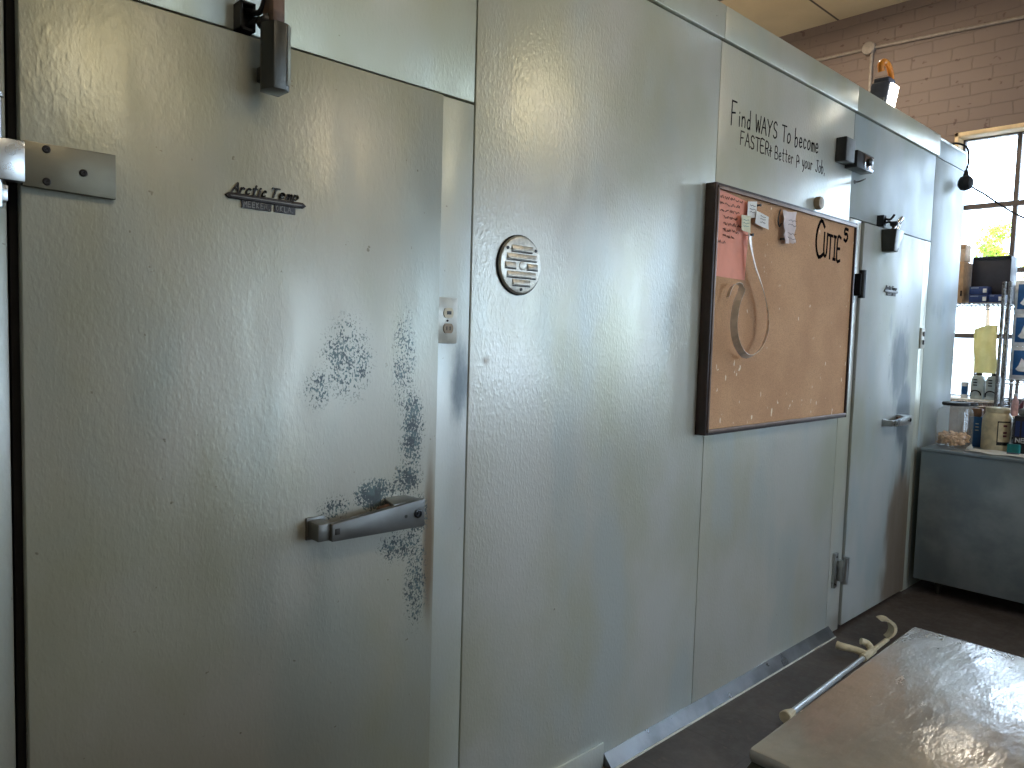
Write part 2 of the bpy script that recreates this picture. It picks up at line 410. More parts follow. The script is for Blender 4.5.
def sharp(me, ang=35):
    try: me.set_sharp_from_angle(angle=R(ang))
    except Exception: pass
def wloc(o):
    l = Vector((0, 0, 0))
    while o: l = l+o.location; o = o.parent
    return l
def obj(name, bm, mat, parent=None, label=None, cat=None, group=None, kind=None, at=None, smooth=False):
    me = bpy.data.meshes.new(name)
    if at is None:
        if parent is not None: at = wloc(parent)
        else:
            xs = [v.co.x for v in bm.verts]; ys = [v.co.y for v in bm.verts]; zs = [v.co.z for v in bm.verts]
            at = Vector(((min(xs)+max(xs))/2, (min(ys)+max(ys))/2, min(zs)))
    at = Vector(at)
    for v in bm.verts: v.co -= at
    if smooth:
        for f in bm.faces: f.smooth = True
    bm.to_mesh(me); bm.free(); sharp(me)
    for mm in (mat if isinstance(mat, list) else [mat]): me.materials.append(M[mm] if isinstance(mm, str) else mm)
    o = bpy.data.objects.new(name, me); C.objects.link(o)
    if parent is not None: o.parent = parent; o.location = at-wloc(parent)
    else: o.location = at
    return tag(o, label, cat, group, kind)
def tag(o, label=None, cat=None, group=None, kind=None):
    if label: o['label'] = label
    if cat: o['category'] = cat
    if group: o['group'] = group
    if kind: o['kind'] = kind
    return o
def thing(name, loc, label=None, cat=None, group=None, kind=None):
    o = bpy.data.objects.new(name, None); C.objects.link(o); o.location = loc; o.empty_display_size = .1
    return tag(o, label, cat, group, kind)

# ---- strokes: handwriting as thin ink ribbons lying on a plane y = const ------------------
G = {
 'A': [[(0,0),(.5,1),(1,0)],[(.2,.4),(.8,.4)]], 'B': [[(0,0),(0,1),(.6,.95),(.7,.75),(.5,.55),(0,.52)],[(.4,.52),(.85,.4),(.85,.12),(.5,0),(0,0)]],
 'C': [[(.9,.85),(.5,1),(.1,.7),(.05,.3),(.4,0),(.95,.12)]], 'E': [[(.9,1),(.1,1),(.05,0),(.9,0)],[(.05,.5),(.7,.52)]],
 'F': [[(.1,0),(.15,1),(.9,1)],[(.12,.5),(.7,.55)]], 'I': [[(.5,0),(.5,1)],[(.2,1),(.8,1)],[(.2,0),(.8,0)]],
 'J': [[(.7,1),(.7,.2),(.4,0),(.1,.15)],[(.4,1),(1,1)]], 'K': [[(.05,0),(.05,1)],[(.8,1),(.05,.45),(.85,0)]], 'L': [[(.1,1),(.1,0),(.85,0)]],
 'M': [[(0,0),(.1,1),(.5,.35),(.9,1),(1,0)]], 'N': [[(.05,0),(.05,1),(.9,0),(.9,1)]], 'O': [[(.5,1),(.1,.7),(.1,.3),(.5,0),(.9,.3),(.9,.7),(.5,1)]],
 'R': [[(.05,0),(.1,1),(.7,.95),(.8,.7),(.5,.5),(.1,.5)],[(.4,.5),(.9,0)]], 'S': [[(.85,.85),(.5,1),(.15,.8),(.3,.55),(.75,.4),(.8,.12),(.4,0),(.1,.12)]],
 'T': [[(.5,0),(.5,1)],[(0,1),(1,1)]], 'U': [[(.1,1),(.1,.25),(.4,0),(.8,.2),(.85,1)]], 'W': [[(0,1),(.22,0),(.5,.7),(.75,0),(1,1)]], 'Y': [[(0,1),(.5,.5)],[(1,1),(.5,.5),(.35,0)]],
 'a': [[(.8,.55),(.4,.6),(.1,.3),(.3,0),(.7,.15),(.8,.55),(.85,0)]], 'b': [[(.1,1.1),(.1,0),(.6,0),(.8,.3),(.55,.55),(.1,.4)]],
 'c': [[(.8,.5),(.4,.6),(.1,.3),(.35,0),(.8,.1)]], 'd': [[(.75,.5),(.35,.55),(.1,.25),(.35,0),(.75,.15)],[(.78,1.1),(.78,0)]],
 'e': [[(.1,.3),(.8,.35),(.6,.6),(.25,.55),(.1,.25),(.4,0),(.85,.1)]], 'i': [[(.5,0),(.5,.55)],[(.5,.75),(.52,.8)]],
 'm': [[(.05,0),(.1,.55)],[(.1,.4),(.3,.58),(.45,.4),(.45,0)],[(.45,.4),(.7,.58),(.9,.4),(.92,0)]], 'n': [[(.1,0),(.1,.58)],[(.1,.4),(.5,.6),(.8,.4),(.82,0)]],
 'o': [[(.45,.6),(.1,.4),(.15,.05),(.5,0),(.85,.2),(.8,.5),(.45,.6)]], 'p': [[(.1,.6),(.1,-.4)],[(.1,.45),(.5,.6),(.8,.35),(.5,.05),(.1,.1)]],
 'r': [[(.15,0),(.15,.58)],[(.15,.4),(.45,.6),(.75,.52)]], 't': [[(.45,1),(.45,.1),(.75,0)],[(.1,.65),(.85,.65)]], 'u': [[(.1,.58),(.15,.1),(.5,0),(.8,.15)],[(.8,.58),(.85,0)]],
 'y': [[(.1,.58),(.2,.2),(.5,.1),(.8,.25)],[(.82,.58),(.75,-.2),(.4,-.4)]], ',': [[(.5,.05),(.35,-.2)]], '.': [[(.45,0),(.55,.05)]],
 '&': [[(.5,.9),(.5,0)],[(.1,.5),(.9,.5)],[(.7,.75),(.35,.3)]], '@': [[(.1,-.2),(.15,.8),(.7,.75),(.8,.45),(.2,.3)],[(.6,.3),(.9,.5),(.95,.2)]],
 '5': [[(.9,1),(.25,1),(.2,.6),(.7,.6),(.85,.3),(.5,0),(.1,.1)]],
 'l': [[(.3,1.1),(.3,.1),(.6,0)]], 's': [[(.7,.5),(.3,.58),(.25,.38),(.7,.22),(.6,.02),(.15,.05)]],
}
def ribbon(bm, pts, wd, th=.0004):
    """flat stroke in (x,y,z) with plane normal -y or -x; pts already 3D, nrm given by plane"""
    for i in range(len(pts)-1):
        a, b = pts[i], pts[i+1]
        d = (b-a)
        if d.length < 1e-6: continue
        d.normalize(); s = d.cross(ribbon.nrm)*wd/2; e = d*wd*.35
        q = [a-e+s, a-e-s, b+e-s, b+e+s]
        lo = [bm.verts.new(p+ribbon.nrm*th*.1) for p in q]; hi = [bm.verts.new(p+ribbon.nrm*th) for p in q]
        fs = [bm.faces.new(hi), bm.faces.new(lo[::-1])]+[bm.faces.new((lo[j], lo[(j+1) % 4], hi[(j+1) % 4], hi[j])) for j in range(4)]
        bmesh.ops.recalc_face_normals(bm, faces=fs)
ribbon.nrm = Vector((0, -1, 0))
def write(bm, text, org, ux, uz, h, wl, gap=.28, wd=.005, slant=0, jitter=.03, curve=True, th=.0004):
    """org: world start; ux: unit vector along the line; uz: up; h letter height; wl letter width"""
    o = Vector(org); ux = Vector(ux); uz = Vector(uz); ribbon.nrm = uz.cross(ux) if False else ribbon.nrm
    cur = 0
    for ch in text:
        if ch == ' ': cur += wl*.75; continue
        wch = wl*(.45 if ch in 'i,.l' else .8 if ch.islower() else 1)
        jz = random.uniform(-jitter, jitter)*h
        for st in G[ch]:
            pts = [o+ux*(cur+p[0]*wch+slant*p[1]*h)+uz*(p[1]*h+jz) for p in st]
            if curve and len(pts) > 3: pts = smooth_path(pts, 3)
            ribbon(bm, pts, wd, th)
        cur += wch+wl*gap
    return cur

# ================================================================ SETTING
S = 'structure'
bm = BM(); box(bm, -3.2, 7.1, -6.7, 2.8, -.1, 0); obj('floor', bm, 'floor', kind=S)
bm = BM(); box(bm, -3.2, 7.1, -6.7, 2.8, 4.37, 4.5); obj('ceiling', bm, 'ceiling', kind=S)
bm = BM(); box(bm, -3.2, 6.8, -6.7, -6.5, 0, 1.0); box(bm, -3.2, 6.8, -6.7, -6.5, 3.2, 4.37)
for a, b in ((-3.2, 3.2), (4.5, 5.0), (6.4, 6.8)): box(bm, a, b, -6.7, -6.5, 1.0, 3.2)
obj('wall_right', bm, 'roomwall', kind=S)
for i, (a, b) in enumerate(FILL_WINS):
    bm = BM(); box(bm, a, a+.05, -6.63, -6.58, 1.0, 3.2); box(bm, b-.05, b, -6.63, -6.58, 1.0, 3.2); box(bm, a, b, -6.63, -6.58, 1.0, 1.05); box(bm, a, b, -6.63, -6.58, 3.15, 3.2)
    wn = obj('window_%d' % (i+4), bm, 'windowsteel', kind=S)  # unseen window, added to let in fill light
    bm = BM(); box(bm, (a+b)/2-.02, (a+b)/2+.02, -6.625, -6.585, 1.05, 3.15); box(bm, a+.05, b-.05, -6.62, -6.59, 2.08, 2.12); obj('glazing_bars', bm, 'windowsteel', wn)
    bm = BM(); box(bm, a+.04, b-.04, -6.607, -6.603, 1.04, 3.16); obj('glass', bm, 'pane', wn)
bm = BM(); box(bm, -3.2, -3.0, -6.5, 2.6, 0, 4.37); obj('wall_back', bm, 'roomwall', kind=S)
bm = BM(); box(bm, -3.2, 7.1, 2.6, 2.8, 0, 4.37); obj('wall_rear', bm, 'roomwall', kind=S)
WZ0, WZ1 = 1.06, 3.21
bm = BM(); FX0, FX1 = 6.8, 7.1
ys = [-6.5] + [v for a, b in sorted(WINS) for v in (a, b)] + [2.6]
box(bm, FX0, FX1, -6.5, 2.6, 0, WZ0); box(bm, FX0, FX1, -6.5, 2.6, WZ1, 4.37)
for i in range(0, len(ys), 2): box(bm, FX0, FX1, ys[i], ys[i+1], WZ0, WZ1)
obj('wall_far', bm, 'brick', kind=S)

for wi, (a, b) in enumerate(WINS):
    bm = BM(); x0, x1 = 6.93, 6.98
    box(bm, x0, x1, a, a+.045, WZ0, WZ1); box(bm, x0, x1, b-.045, b, WZ0, WZ1)
    box(bm, x0, x1, a, b, WZ0, WZ0+.04); box(bm, x0, x1, a, b, WZ1-.045, WZ1)
    wn = obj('window_%d' % (wi+1), bm, 'windowsteel', kind=S)
    vy = [.055-.355*i for i in range(5)] if wi == 0 else [b-.40-.37*i for i in range(4)]
    bm = BM()
    for y in vy: box(bm, 6.935, 6.975, y-.016, y+.016, WZ0+.04, WZ1-.045)
    for z in (2.63, 2.11, 1.585): box(bm, 6.93, 6.972, a+.045, b-.045, z-.02, z+.02)
    obj('glazing_bars', bm, 'windowsteel', wn)
    bm = BM()
    box(bm, 6.795, 6.9295, b-.03, b-.0005, WZ0, WZ1-.0005, .004); box(bm, 6.795, 6.9295, a, b-.0005, WZ1-.035, WZ1-.0005, .004); box(bm, 6.795, 6.9295, a+.0005, a+.03, WZ0, WZ1-.0005, .004)
    obj('lamplit_casing', bm, 'casing', wn)  # warm lamp light is painted into the casing colour
    bm = BM(); box(bm, 6.952, 6.956, a+.04, b-.04, WZ0+.03, WZ1-.04); obj('glass', bm, 'pane', wn)

# ---------------------------------------------------------------- the walk-in cooler front
wl = thing('wall_left', (2.2, 0, 0), kind=S)
PT = .03
def panel(x0, x1, z0, z1, mat='cooler', y0=0., y1=PT, name='panel', bev=.0025):
    bm = BM(); box(bm, x0, x1, y0, y1, z0, z1, bev, 2); return obj(name, bm, mat, wl)
bm = BM(); box(bm, -1.2, 5.49, PT, 2.4, 0, 2.73); obj('core', bm, 'core', wl)
bm = BM(); box(bm, -1.2, 5.5, 0.0, 2.4, 2.731, 2.745, .002); obj('top_panel', bm, 'header', wl)
panel(-1.2, .2685, 0, 2.112, 'jamb'); panel(-1.2, 1.3365, 2.1175, 2.6205, 'header')
panel(1.19, 1.3365, 0, 2.112, 'jamb')
panel(1.3415, 2.5425, 0, 2.6205); panel(2.5470, 3.7605, 0, 2.6205)
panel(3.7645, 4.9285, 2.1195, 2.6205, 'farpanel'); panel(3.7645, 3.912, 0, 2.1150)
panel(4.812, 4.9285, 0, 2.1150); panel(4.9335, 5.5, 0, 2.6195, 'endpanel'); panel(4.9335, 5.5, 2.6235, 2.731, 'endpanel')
panel(5.49, 5.503, 0, 2.72, 'endpanel', PT, 2.4)
for a, b in ((-1.2, 1.338), (1.341, 2.5435), (2.5465, 3.762), (3.764, 4.95)):
    panel(a, b, 2.6245, 2.7455, 'header', -.012, PT, 'cap_strip', .003)
# low access plate and coved baseboard
bm = BM(); box(bm, 1.345, 1.992, -.006, .002, .0, .088, .002); obj('kick_plate', bm, 'cooler', wl)
bm = BM(); prism(bm, [(0.0, .046), (-.003, .046), (-.0405, .006), (-.0405, .0), (0.0, 0.0)], 'x', 1.996, 3.79)
obj('baseboard_left', bm, 'baseboard', kind=S)
bm = BM(); box(bm, 1.996, 3.79, -.0455, -.0405, 0, .0065, .001); obj('trim_1', bm, 'whitepaint', kind=S)

# marker writing on the panel right of the seam
bm = BM(); ribbon.nrm = Vector((0, -1, 0))
write(bm, 'F', (2.630, -.0003, 2.330), (1, 0, .0), (0, 0, 1), .092, .045, wd=.0065)
write(bm, 'ind WAYS To become', (2.685, -.0003, 2.337), (.9992, 0, .030), (0, 0, 1), .066, .040, .19, .0060)
obj('handwriting', bm, 'ink', wl)
bm = BM()
write(bm, 'FASTER', (2.705, -.0003, 2.268), (.9995, 0, -.005), (0, 0, 1), .052, .034, .18, .0054)
write(bm, '& Better @ your Job,', (2.935, -.0003, 2.262), (.9995, 0, .030), (0, 0, 1), .050, .0285, .16, .0046)
obj('handwriting', bm, 'ink_faint', wl)

# ---------------------------------------------------------------- doors
D1 = -.03
bm = BM(); box(bm, .284, 1.209, D1, -.0005, .035, 2.103, .003, 2)
door1 = obj('door_1', bm, 'door1', kind=S)
bm = BM(); box(bm, .272, 1.1885, .0002, .028, .03, 2.1); obj('gasket', bm, 'rubber', door1)
def badge(parent, cx, cz, y, s=1.0):
    bm = BM(); prism(bm, [(cx-.092*s, cz), (cx-.083*s, cz+.0065*s), (cx+.083*s, cz+.0065*s), (cx+.092*s, cz), (cx+.083*s, cz-.0065*s), (cx-.083*s, cz-.0065*s)], 'y', y-.005, y, .001)
    box(bm, cx-.056*s, cx+.010*s, y-.003, y, cz-.022*s, cz-.004*s); box(bm, cx+.017*s, cx+.066*s, y-.003, y, cz-.022*s, cz-.004*s)
    ribbon.nrm = Vector((0, -1, 0))
    write(bm, 'Arctic', (cx-.078*s, y-.001, cz+.007*s), (1, 0, 0), (0, 0, 1), .020*s, .0140*s, .14, .0030*s, .35, 0, th=.004)
    write(bm, 'Temp', (cx+.006*s, y-.001, cz+.009*s), (1, 0, 0), (0, 0, 1), .019*s, .0165*s, .20, .0028*s, .35, 0, th=.004)
    b = obj('badge', bm, 'badge', parent, label='dark script nameplate')
    bm = BM()
    write(bm, 'MEEKER,', (cx-.052*s, y-.003, cz-.019*s), (1, 0, 0), (0, 0, 1), .011*s, .0068*s, .35, .0016*s, 0, 0, False, th=.001)
    write(bm, 'OKLA.', (cx+.020*s, y-.003, cz-.019*s), (1, 0, 0), (0, 0, 1), .011*s, .0068*s, .35, .0016*s, 0, 0, False, th=.001)
    ribbon(bm, [Vector((cx-.08*s, y-.005, cz)), Vector((cx+.08*s, y-.005, cz))], .002*s, .0008)
    obj('lettering', bm, 'badge_letter', b, label='pewter raised lettering')
badge(door1, .734, 1.769, D1)

def screw(bm, x, y, z, r=.006):
    lathe(bm, [(r, 0), (r, -.0018), (r*.75, -.003), (r*.35, -.003), (r*.3, -.0012)], (x, y, z), 'y', 16)
# upper hinge of the near door
bm = BM()
hull8(bm, [(.284, D1-.016, 1.731), (.284, D1, 1.731), (.4335, D1, 1.7275), (.4335, D1-.013, 1.7275),
           (.284, D1-.016, 1.808), (.284, D1, 1.808), (.4335, D1, 1.8095), (.4335, D1-.013, 1.8095)], .0015)
hg = obj('hinge', bm, 'hinge', door1, label='dull cast metal hinge strap')
bm = BM(); box(bm, .205, .2865, -.056, -.0305, 1.735, 1.8045, .002); obj('knuckle', bm, 'steel_bright', hg, label='bright knuckle block')
bm = BM(); tube(bm, [(.247, -.041, 1.8045), (.247, -.041, 1.872)], .0095, 16); tube(bm, [(.247, -.041, 1.69), (.247, -.041, 1.735)], .0095, 16)
lathe(bm, [(.0095, 0), (.012, .002), (.012, .008), (.008, .011)], (.247, -.041, 1.872)); box(bm, .235, .263, -.045, -.0005, 1.70, 1.728, .002)
obj('hinge_pin', bm, 'steel_bright', hg)
for x, z in ((.3205, 1.7985), (.3205, 1.7425), (.3785, 1.767)):
    bm = BM(); screw(bm, x, D1-.0145, z, .0068); obj('screw', bm, 'badge', hg)

def pull(parent, x0, x1, z0, z1, y, mats=('pullmetal', 'steel')):
    """left bracket, tapered arm and lock block, like the near door's latch pull; y is the door face"""
    L = x1-x0; H = z1-z0
    X = lambda t: x0+L*t
    Z = lambda t: z0+H*t
    bm = BM(); box(bm, X(0), X(.13), y-.055, y, Z(.10), Z(.68), .003)
    box(bm, X(-.01), X(.15), y-.006, y, Z(.02), Z(.76), .001)
    h = obj('handle', bm, mats[0], parent, label='grey metal latch handle')
    bm = BM()   # arm
    hull8(bm, [(X(.10), y-.066, Z(.08)), (X(.10), y-.048, Z(.08)), (X(1), y-.040, Z(.0)), (X(1), y-.060, Z(.0)),
               (X(.10), y-.066, Z(.66)), (X(.10), y-.048, Z(.66)), (X(1), y-.040, Z(1)), (X(1), y-.060, Z(1))], .002)
    obj('arm', bm, mats[0], h)
    bm = BM()   # latch housing behind the wide end
    hull8(bm, [(X(.74), y-.050, Z(.06)), (X(.74), y, Z(.06)), (X(.97), y, Z(.06)), (X(.995), y-.05, Z(.02)),
               (X(.70), y-.050, Z(.92)), (X(.72), y, Z(1.02)), (X(.93), y, Z(1.05)), (X(.99), y-.045, Z(.985))], .003)
    obj('housing', bm, mats[1], h)
    bm = BM(); tube(bm, [(X(.62), y-.02, Z(.7)), (X(.74), y-.02, Z(.78))], .008, 12); obj('latch_rod', bm, 'wood', h)
    bm = BM(); lathe(bm, [(.011, 0), (.011, -.003), (.008, -.004), (.0078, -.0015), (.003, -.0015), (.003, -.004)], (X(.925), y-.0600, Z(.50)), 'y', 24)
    obj('lock_cylinder', bm, 'black', h)
    bm = BM(); lathe(bm, [(.0045, 0), (.0042, -.0015)], (X(.80), y-.0604, Z(.48)), 'y', 16); box(bm, X(.125), X(.165), y-.0675, y-.064, Z(.3), Z(.5), .0005)
    obj('rivet', bm, 'ventdark', h)
pull(door1, .836, 1.131, 1.008, 1.078, D1)

# ---------------------------------------------------------------- far door
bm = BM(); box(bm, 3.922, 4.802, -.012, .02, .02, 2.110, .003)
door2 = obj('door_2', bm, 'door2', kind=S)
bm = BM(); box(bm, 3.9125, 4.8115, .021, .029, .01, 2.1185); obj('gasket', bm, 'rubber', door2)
badge(door2, 4.318, 1.785, -.012, 1.05)
pull(door2, 4.31, 4.585, 1.045, 1.100, -.012, ('steel', 'steel_bright'))
def hinge2(zc, mat, k=1.):
    bm = BM(); box(bm, 3.798, 3.835, -.016, -.0005, zc-.09, zc+.09, .002)
    h = obj('hinge', bm, mat, door2)
    bm = BM(); box(bm, 3.822, 3.85, -.05, -.013, zc-.055, zc+.055, .006); tube(bm, [(3.845, -.048, zc-.066), (3.845, -.048, zc+.072)], .017, 16); obj('knuckle', bm, mat, h)
    bm = BM(); hull8(bm, [(3.85, -.045, zc-.05), (3.85, -.0125, zc-.05), (3.96, -.0125, zc-.045), (3.96, -.02, zc-.045),
                          (3.85, -.052, zc+.035), (3.85, -.0125, zc+.035), (3.96, -.0125, zc+.02), (3.96, -.024, zc+.02)], .002)
    obj('strap', bm, mat, h)
    for dz in (-.08, .08):
        bm = BM(); screw(bm, 3.812, -.016, zc+dz*.9, .005); obj('screw', bm, 'badge', h)
hinge2(1.79, 'black'); hinge2(.335, 'steel')  # upper hinge black to paint in its shade; both are one type

# ---------------------------------------------------------------- overhead door closers
def closer(x, z, y, wood, label, near=True):
    """x: left side of mount, z: top of the door"""
    t = thing('door_closer', (x+.03, 0, z-.12), label, 'door closer')
    bm = BM(); yy = -.012 if z < 2.11 else -.012
    z += .005
    box(bm, x, x+.005, yy-.024, 0-.0003, z+.0, z+.056); box(bm, x+.027, x+.032, yy-.024, -.0003, z, z+.056)
    box(bm, x, x+.032, yy-.024, -.0003, z+.052, z+.057); box(bm, x, x+.032, yy-.024, -.0003, z, z+.005); box(bm, x+.004, x+.028, yy, -.0003, z+.004, z+.053)
    obj('mounting_plate', bm, 'black', t)
    bm = BM()
    tube(bm, smooth_path([(x+.02, yy-.01, z+.045), (x+.032, -.055, z+.035), (x+.035, -.075, z+.06)], 4), .006, 10)
    tube(bm, smooth_path([(x+.02, yy-.01, z+.012), (x+.032, -.055, z+.022), (x+.035, -.075, z-.01)], 4), .006, 10)
    lathe(bm, [(.004, -.02), (.013, -.016), (.013, .016), (.004, .02)], (x+.036, -.075, z+.012), 'y', 20)
    obj('pivot', bm, 'black', t)
    if wood:
        bm = BM(); box(bm, x+.034, x+.060, -.112, -.062, z+.006, z+.10, .003); obj('wood_block', bm, 'wood', t, label='worn brown wooden block')
        pr = [(x+.030, -.062), (x+.022, -.085), (x+.034, -.116), (x+.062, -.116), (x+.073, -.108), (x+.073, -.058)]
        bm = BM(); prism(bm, pr, 'z', z-.128, z+.006, .002); obj('spring_housing', bm, 'darkmetal', t)
        bm = BM(); prism(bm, [(x+.0625, -.1150), (x+.0725, -.1078), (x+.0745, -.1090), (x+.0640, -.1175)], 'z', z-.118, z+.002); obj('housing_edge', bm, 'chrome', t)
        bm = BM(); box(bm, x+.036, x+.06, -.10, -.0303, z-.10, z-.07, .003); obj('foot_plate', bm, 'black', t)
    else:
        bm = BM()
        hull8(bm, [(x+.055, -.075, z-.125), (x+.055, -.0125, z-.125), (x+.135, -.0125, z-.125), (x+.135, -.065, z-.125),
                   (x+.035, -.090, z-.012), (x+.035, -.0125, z-.012), (x+.175, -.0125, z-.012), (x+.175, -.080, z-.012)], .003)
        obj('spring_housing', bm, 'darkmetal', t)
        bm = BM(); tube(bm, smooth_path([(x+.07, -.06, z-.01), (x+.10, -.075, z+.035), (x+.15, -.07, z+.055), (x+.17, -.05, z+.03), (x+.155, -.045, z-.01)], 5), .011, 12)
        obj('hook', bm, 'chrome', t)
    return t
closer(.673, 2.106, D1, True, 'dark metal spring door closer with a wooden block above the near cooler door')
closer(4.10, 2.106, -.012, False, 'small dark door closer with a bright hook above the far cooler door')

# ---------------------------------------------------------------- round vent, outlet, switch, boxes
v = thing('round_vent', (1.515, 0, 1.615), 'round grey louvred vent on the wide panel right of the near door', 'vent')
VC = (1.517, -.0, 1.697)
bm = BM(); lathe(bm, [(.083, -.0005), (.084, -.008), (.080, -.013), (.074, -.0145), (.0, -.0145)], VC, 'y', 48); obj('cover_plate', bm, 'alu', v)
bm = BM(); lathe(bm, [(.0868, -.0003), (.0868, -.006), (.084, -.006)], VC, 'y', 48); obj('gasket_ring', bm, 'rubber', v)
for dz, a, b in ((.047, -.042, .042), (.023, -.060, .060), (-.002, -.066, -.022), (-.002, .022, .066), (-.027, -.058, .058), (-.050, -.036, .036)):
    bm = BM(); cx, y0, cz = VC[0], -.0145, VC[2]+dz
    hull8(bm, [(cx+a+.003, y0-.006, cz-.007), (cx+a, y0, cz-.008), (cx+b, y0, cz-.008), (cx+b-.003, y0-.006, cz-.007),
               (cx+a, y0-.001, cz+.008), (cx+a, y0, cz+.008), (cx+b, y0, cz+.008), (cx+b, y0-.001, cz+.008)], .0008)
    box(bm, cx+a-.001, cx+b+.001, y0-.0012, y0+.0005, cz-.011, cz-.0075)
    obj('louver', bm, ['alu'], v)
    bm = BM(); box(bm, cx+a, cx+b, y0-.0016, y0, cz-.0125, cz-.0085); obj('slot', bm, 'ventdark', v)
for dx, dz in ((-.056, .045), (.056, .045), (0, -.070)):
    bm = BM(); lathe(bm, [(.005, 0), (.0045, -.002)], (VC[0]+dx, -.0145, VC[2]+dz), 'y', 14); obj('screw', bm, 'black', v)
bm = BM(); lathe(bm, [(.012, 0), (.012, -.002), (.009, -.003), (.0, -.003)], (VC[0]+.002, -.0145, VC[2]-.002), 'y', 24); obj('hub', bm, 'alu', v)

t = thing('electrical_outlet', (1.255, 0, 1.47), 'duplex outlet with one dark and one yellowed socket beside the near door', 'outlet')
bm = BM(); box(bm, 1.221, 1.290, -.006, -.0003, 1.468, 1.590, .002); obj('cover_plate', bm, 'plate', t)
for z, mm in ((1.549, 'ivory'), (1.508, 'beige')):
    bm = BM(); prism(bm, [(1.258+.0165*math.cos(a)*1.0, z+max(-.013, min(.013, .017*math.sin(a)))) for a in [2*math.pi*i/24 for i in range(24)]], 'y', -.0085, -.0055)
    s_ = obj('socket', bm, mm, t)
    bm = BM()
    if mm == 'ivory': box(bm, 1.252, 1.266, -.0095, -.008, z-.004, z+.005)
    else: box(bm, 1.251, 1.2535, -.0092, -.008, z-.005, z+.005); box(bm, 1.262, 1.2645, -.0092, -.008, z-.005, z+.005)
    obj('slots', bm, 'black', s_)
bm = BM(); screw(bm, 1.2555, -.006, 1.5285, .003); obj('screw', bm, 'badge', t)

t = thing('light_switch', (4.86, 0, 1.475), 'narrow grey switch plate right of the far cooler door', 'switch')
bm = BM(); box(bm, 4.838, 4.905, -.012, -.0003, 1.478, 1.602, .004); obj('cover_plate', bm, 'plate', t)
for z in (1.515, 1.565):
    bm = BM(); box(bm, 4.862, 4.882, -.020, -.012, z-.014, z+.014, .003); obj('rocker', bm, 'greyplastic', t)

t = thing('strike_plate', (3.815, 0, 1.56), 'small scuffed metal plate between the corkboard and the far door', 'plate')
bm = BM(); box(bm, 3.80, 3.832, -.004, -.0003, 1.565, 1.69, .0015); obj('plate', bm, 'plate', t)
for z in (1.675, 1.58):
    bm = BM(); screw(bm, 3.816, -.004, z, .004); obj('screw', bm, 'badge', t)

t = thing('control_box', (3.61, 0, 2.35), 'tall dark grey control box on the wall right of the handwriting', 'control box')
bm = BM(); box(bm, 3.563, 3.660, -.050, -.0003, 2.350, 2.462, .004); obj('housing', bm, 'black', t)
bm = BM(); box(bm, 3.566, 3.657, -.053, -.050, 2.353, 2.459, .0012); obj('cover', bm, 'greyplastic', t)
t = thing('thermometer_box', (3.77, 0, 2.33), 'small black thermometer box with a pale face beside the taller control box', 'thermometer')
bm = BM(); box(bm, 3.672, 3.866, -.060, -.0003, 2.338, 2.418, .003); obj('housing', bm, 'black', t)
bm = BM(); box(bm, 3.755, 3.860, -.0625, -.060, 2.346, 2.410, .001); obj('face', bm, 'chrome', t)
bm = BM(); lathe(bm, [(.020, 0), (.020, -.012), (.014, -.016)], (3.80, -.0625, 2.380), 'y', 20); obj('dial', bm, 'black', t)
bm = BM(); box(bm, 3.83, 3.857, -.0632, -.0625, 2.35, 2.406); obj('label_strip', bm, 'tag', t)
bm = BM(); tube(bm, smooth_path([(3.795, -.0003, 2.292), (3.795, -.02, 2.292), (3.81, -.035, 2.30), (3.84, -.035, 2.31)], 4), .004, 8); lathe(bm, [(.009, -.0003), (.009, -.004)], (3.795, 0, 2.292), 'y', 14)
obj('wall_hook', bm, 'darkmetal', label='tiny dark hook in the wall just under the thermometer box', cat='hook')

bm = BM(); lathe(bm, [(.027, -.0003), (.030, -.004), (.030, -.018), (.026, -.026), (.0, -.028)], (3.395, 0, 2.133), 'y', 28)
obj('wall_plug', bm, 'beige', label='round tan knob on the wall just above the corkboard', cat='wall plug')

# ---------------------------------------------------------------- corkboard
BX0, BX1, BZ0, BZ1, BY = 2.478, 3.757, 1.132, 2.082, -.045
cb = thing('corkboard', (3.12, 0, BZ0), 'large framed corkboard hung on the cooler wall', 'corkboard')
bm = BM(); fwid = .016
for a in ((BX0, BX0+fwid, BZ0, BZ1), (BX1-fwid, BX1, BZ0, BZ1), (BX0+fwid, BX1-fwid, BZ0, BZ0+fwid), (BX0+fwid, BX1-fwid, BZ1-fwid, BZ1)):
    box(bm, a[0], a[1], BY, -.0003, a[2], a[3], .0015)
obj('frame', bm, 'framewood', cb)
bm = BM()
for a in ((BX0+.012, BX0+.022, BZ0+.01, BZ1-.01), (BX0+.012, BX1-.012, BZ0+.010, BZ0+.022), (BX0+.012, BX1-.012, BZ1-.022, BZ1-.010)):
    box(bm, a[0], a[1], BY-.004, BY+.006, a[2], a[3], .0015)
obj('frame_trim', bm, 'frametrim', cb, label='satin metal trim')
bm = BM(); box(bm, BX0+.012, BX1-.012, BY+.009, BY+.02, BZ0+.012, BZ1-.012); obj('cork_sheet', bm, 'cork', cb)
CY = BY+.009
bm = BM()
write(bm, 'C', (3.335, CY-.0003, 1.890), (1, 0, 0), (0, 0, 1), .165, .09, wd=.017)
write(bm, 'UTIE', (3.415, CY-.0003, 1.893), (.9995, 0, -.022), (0, 0, 1), .105, .042, .14, .014)
write(bm, '5', (3.625, CY-.0003, 1.985), (1, 0, 0), (0, 0, 1), .055, .05, wd=.015)
obj('lettering', bm, 'ink', cb, label='bold black marker lettering')

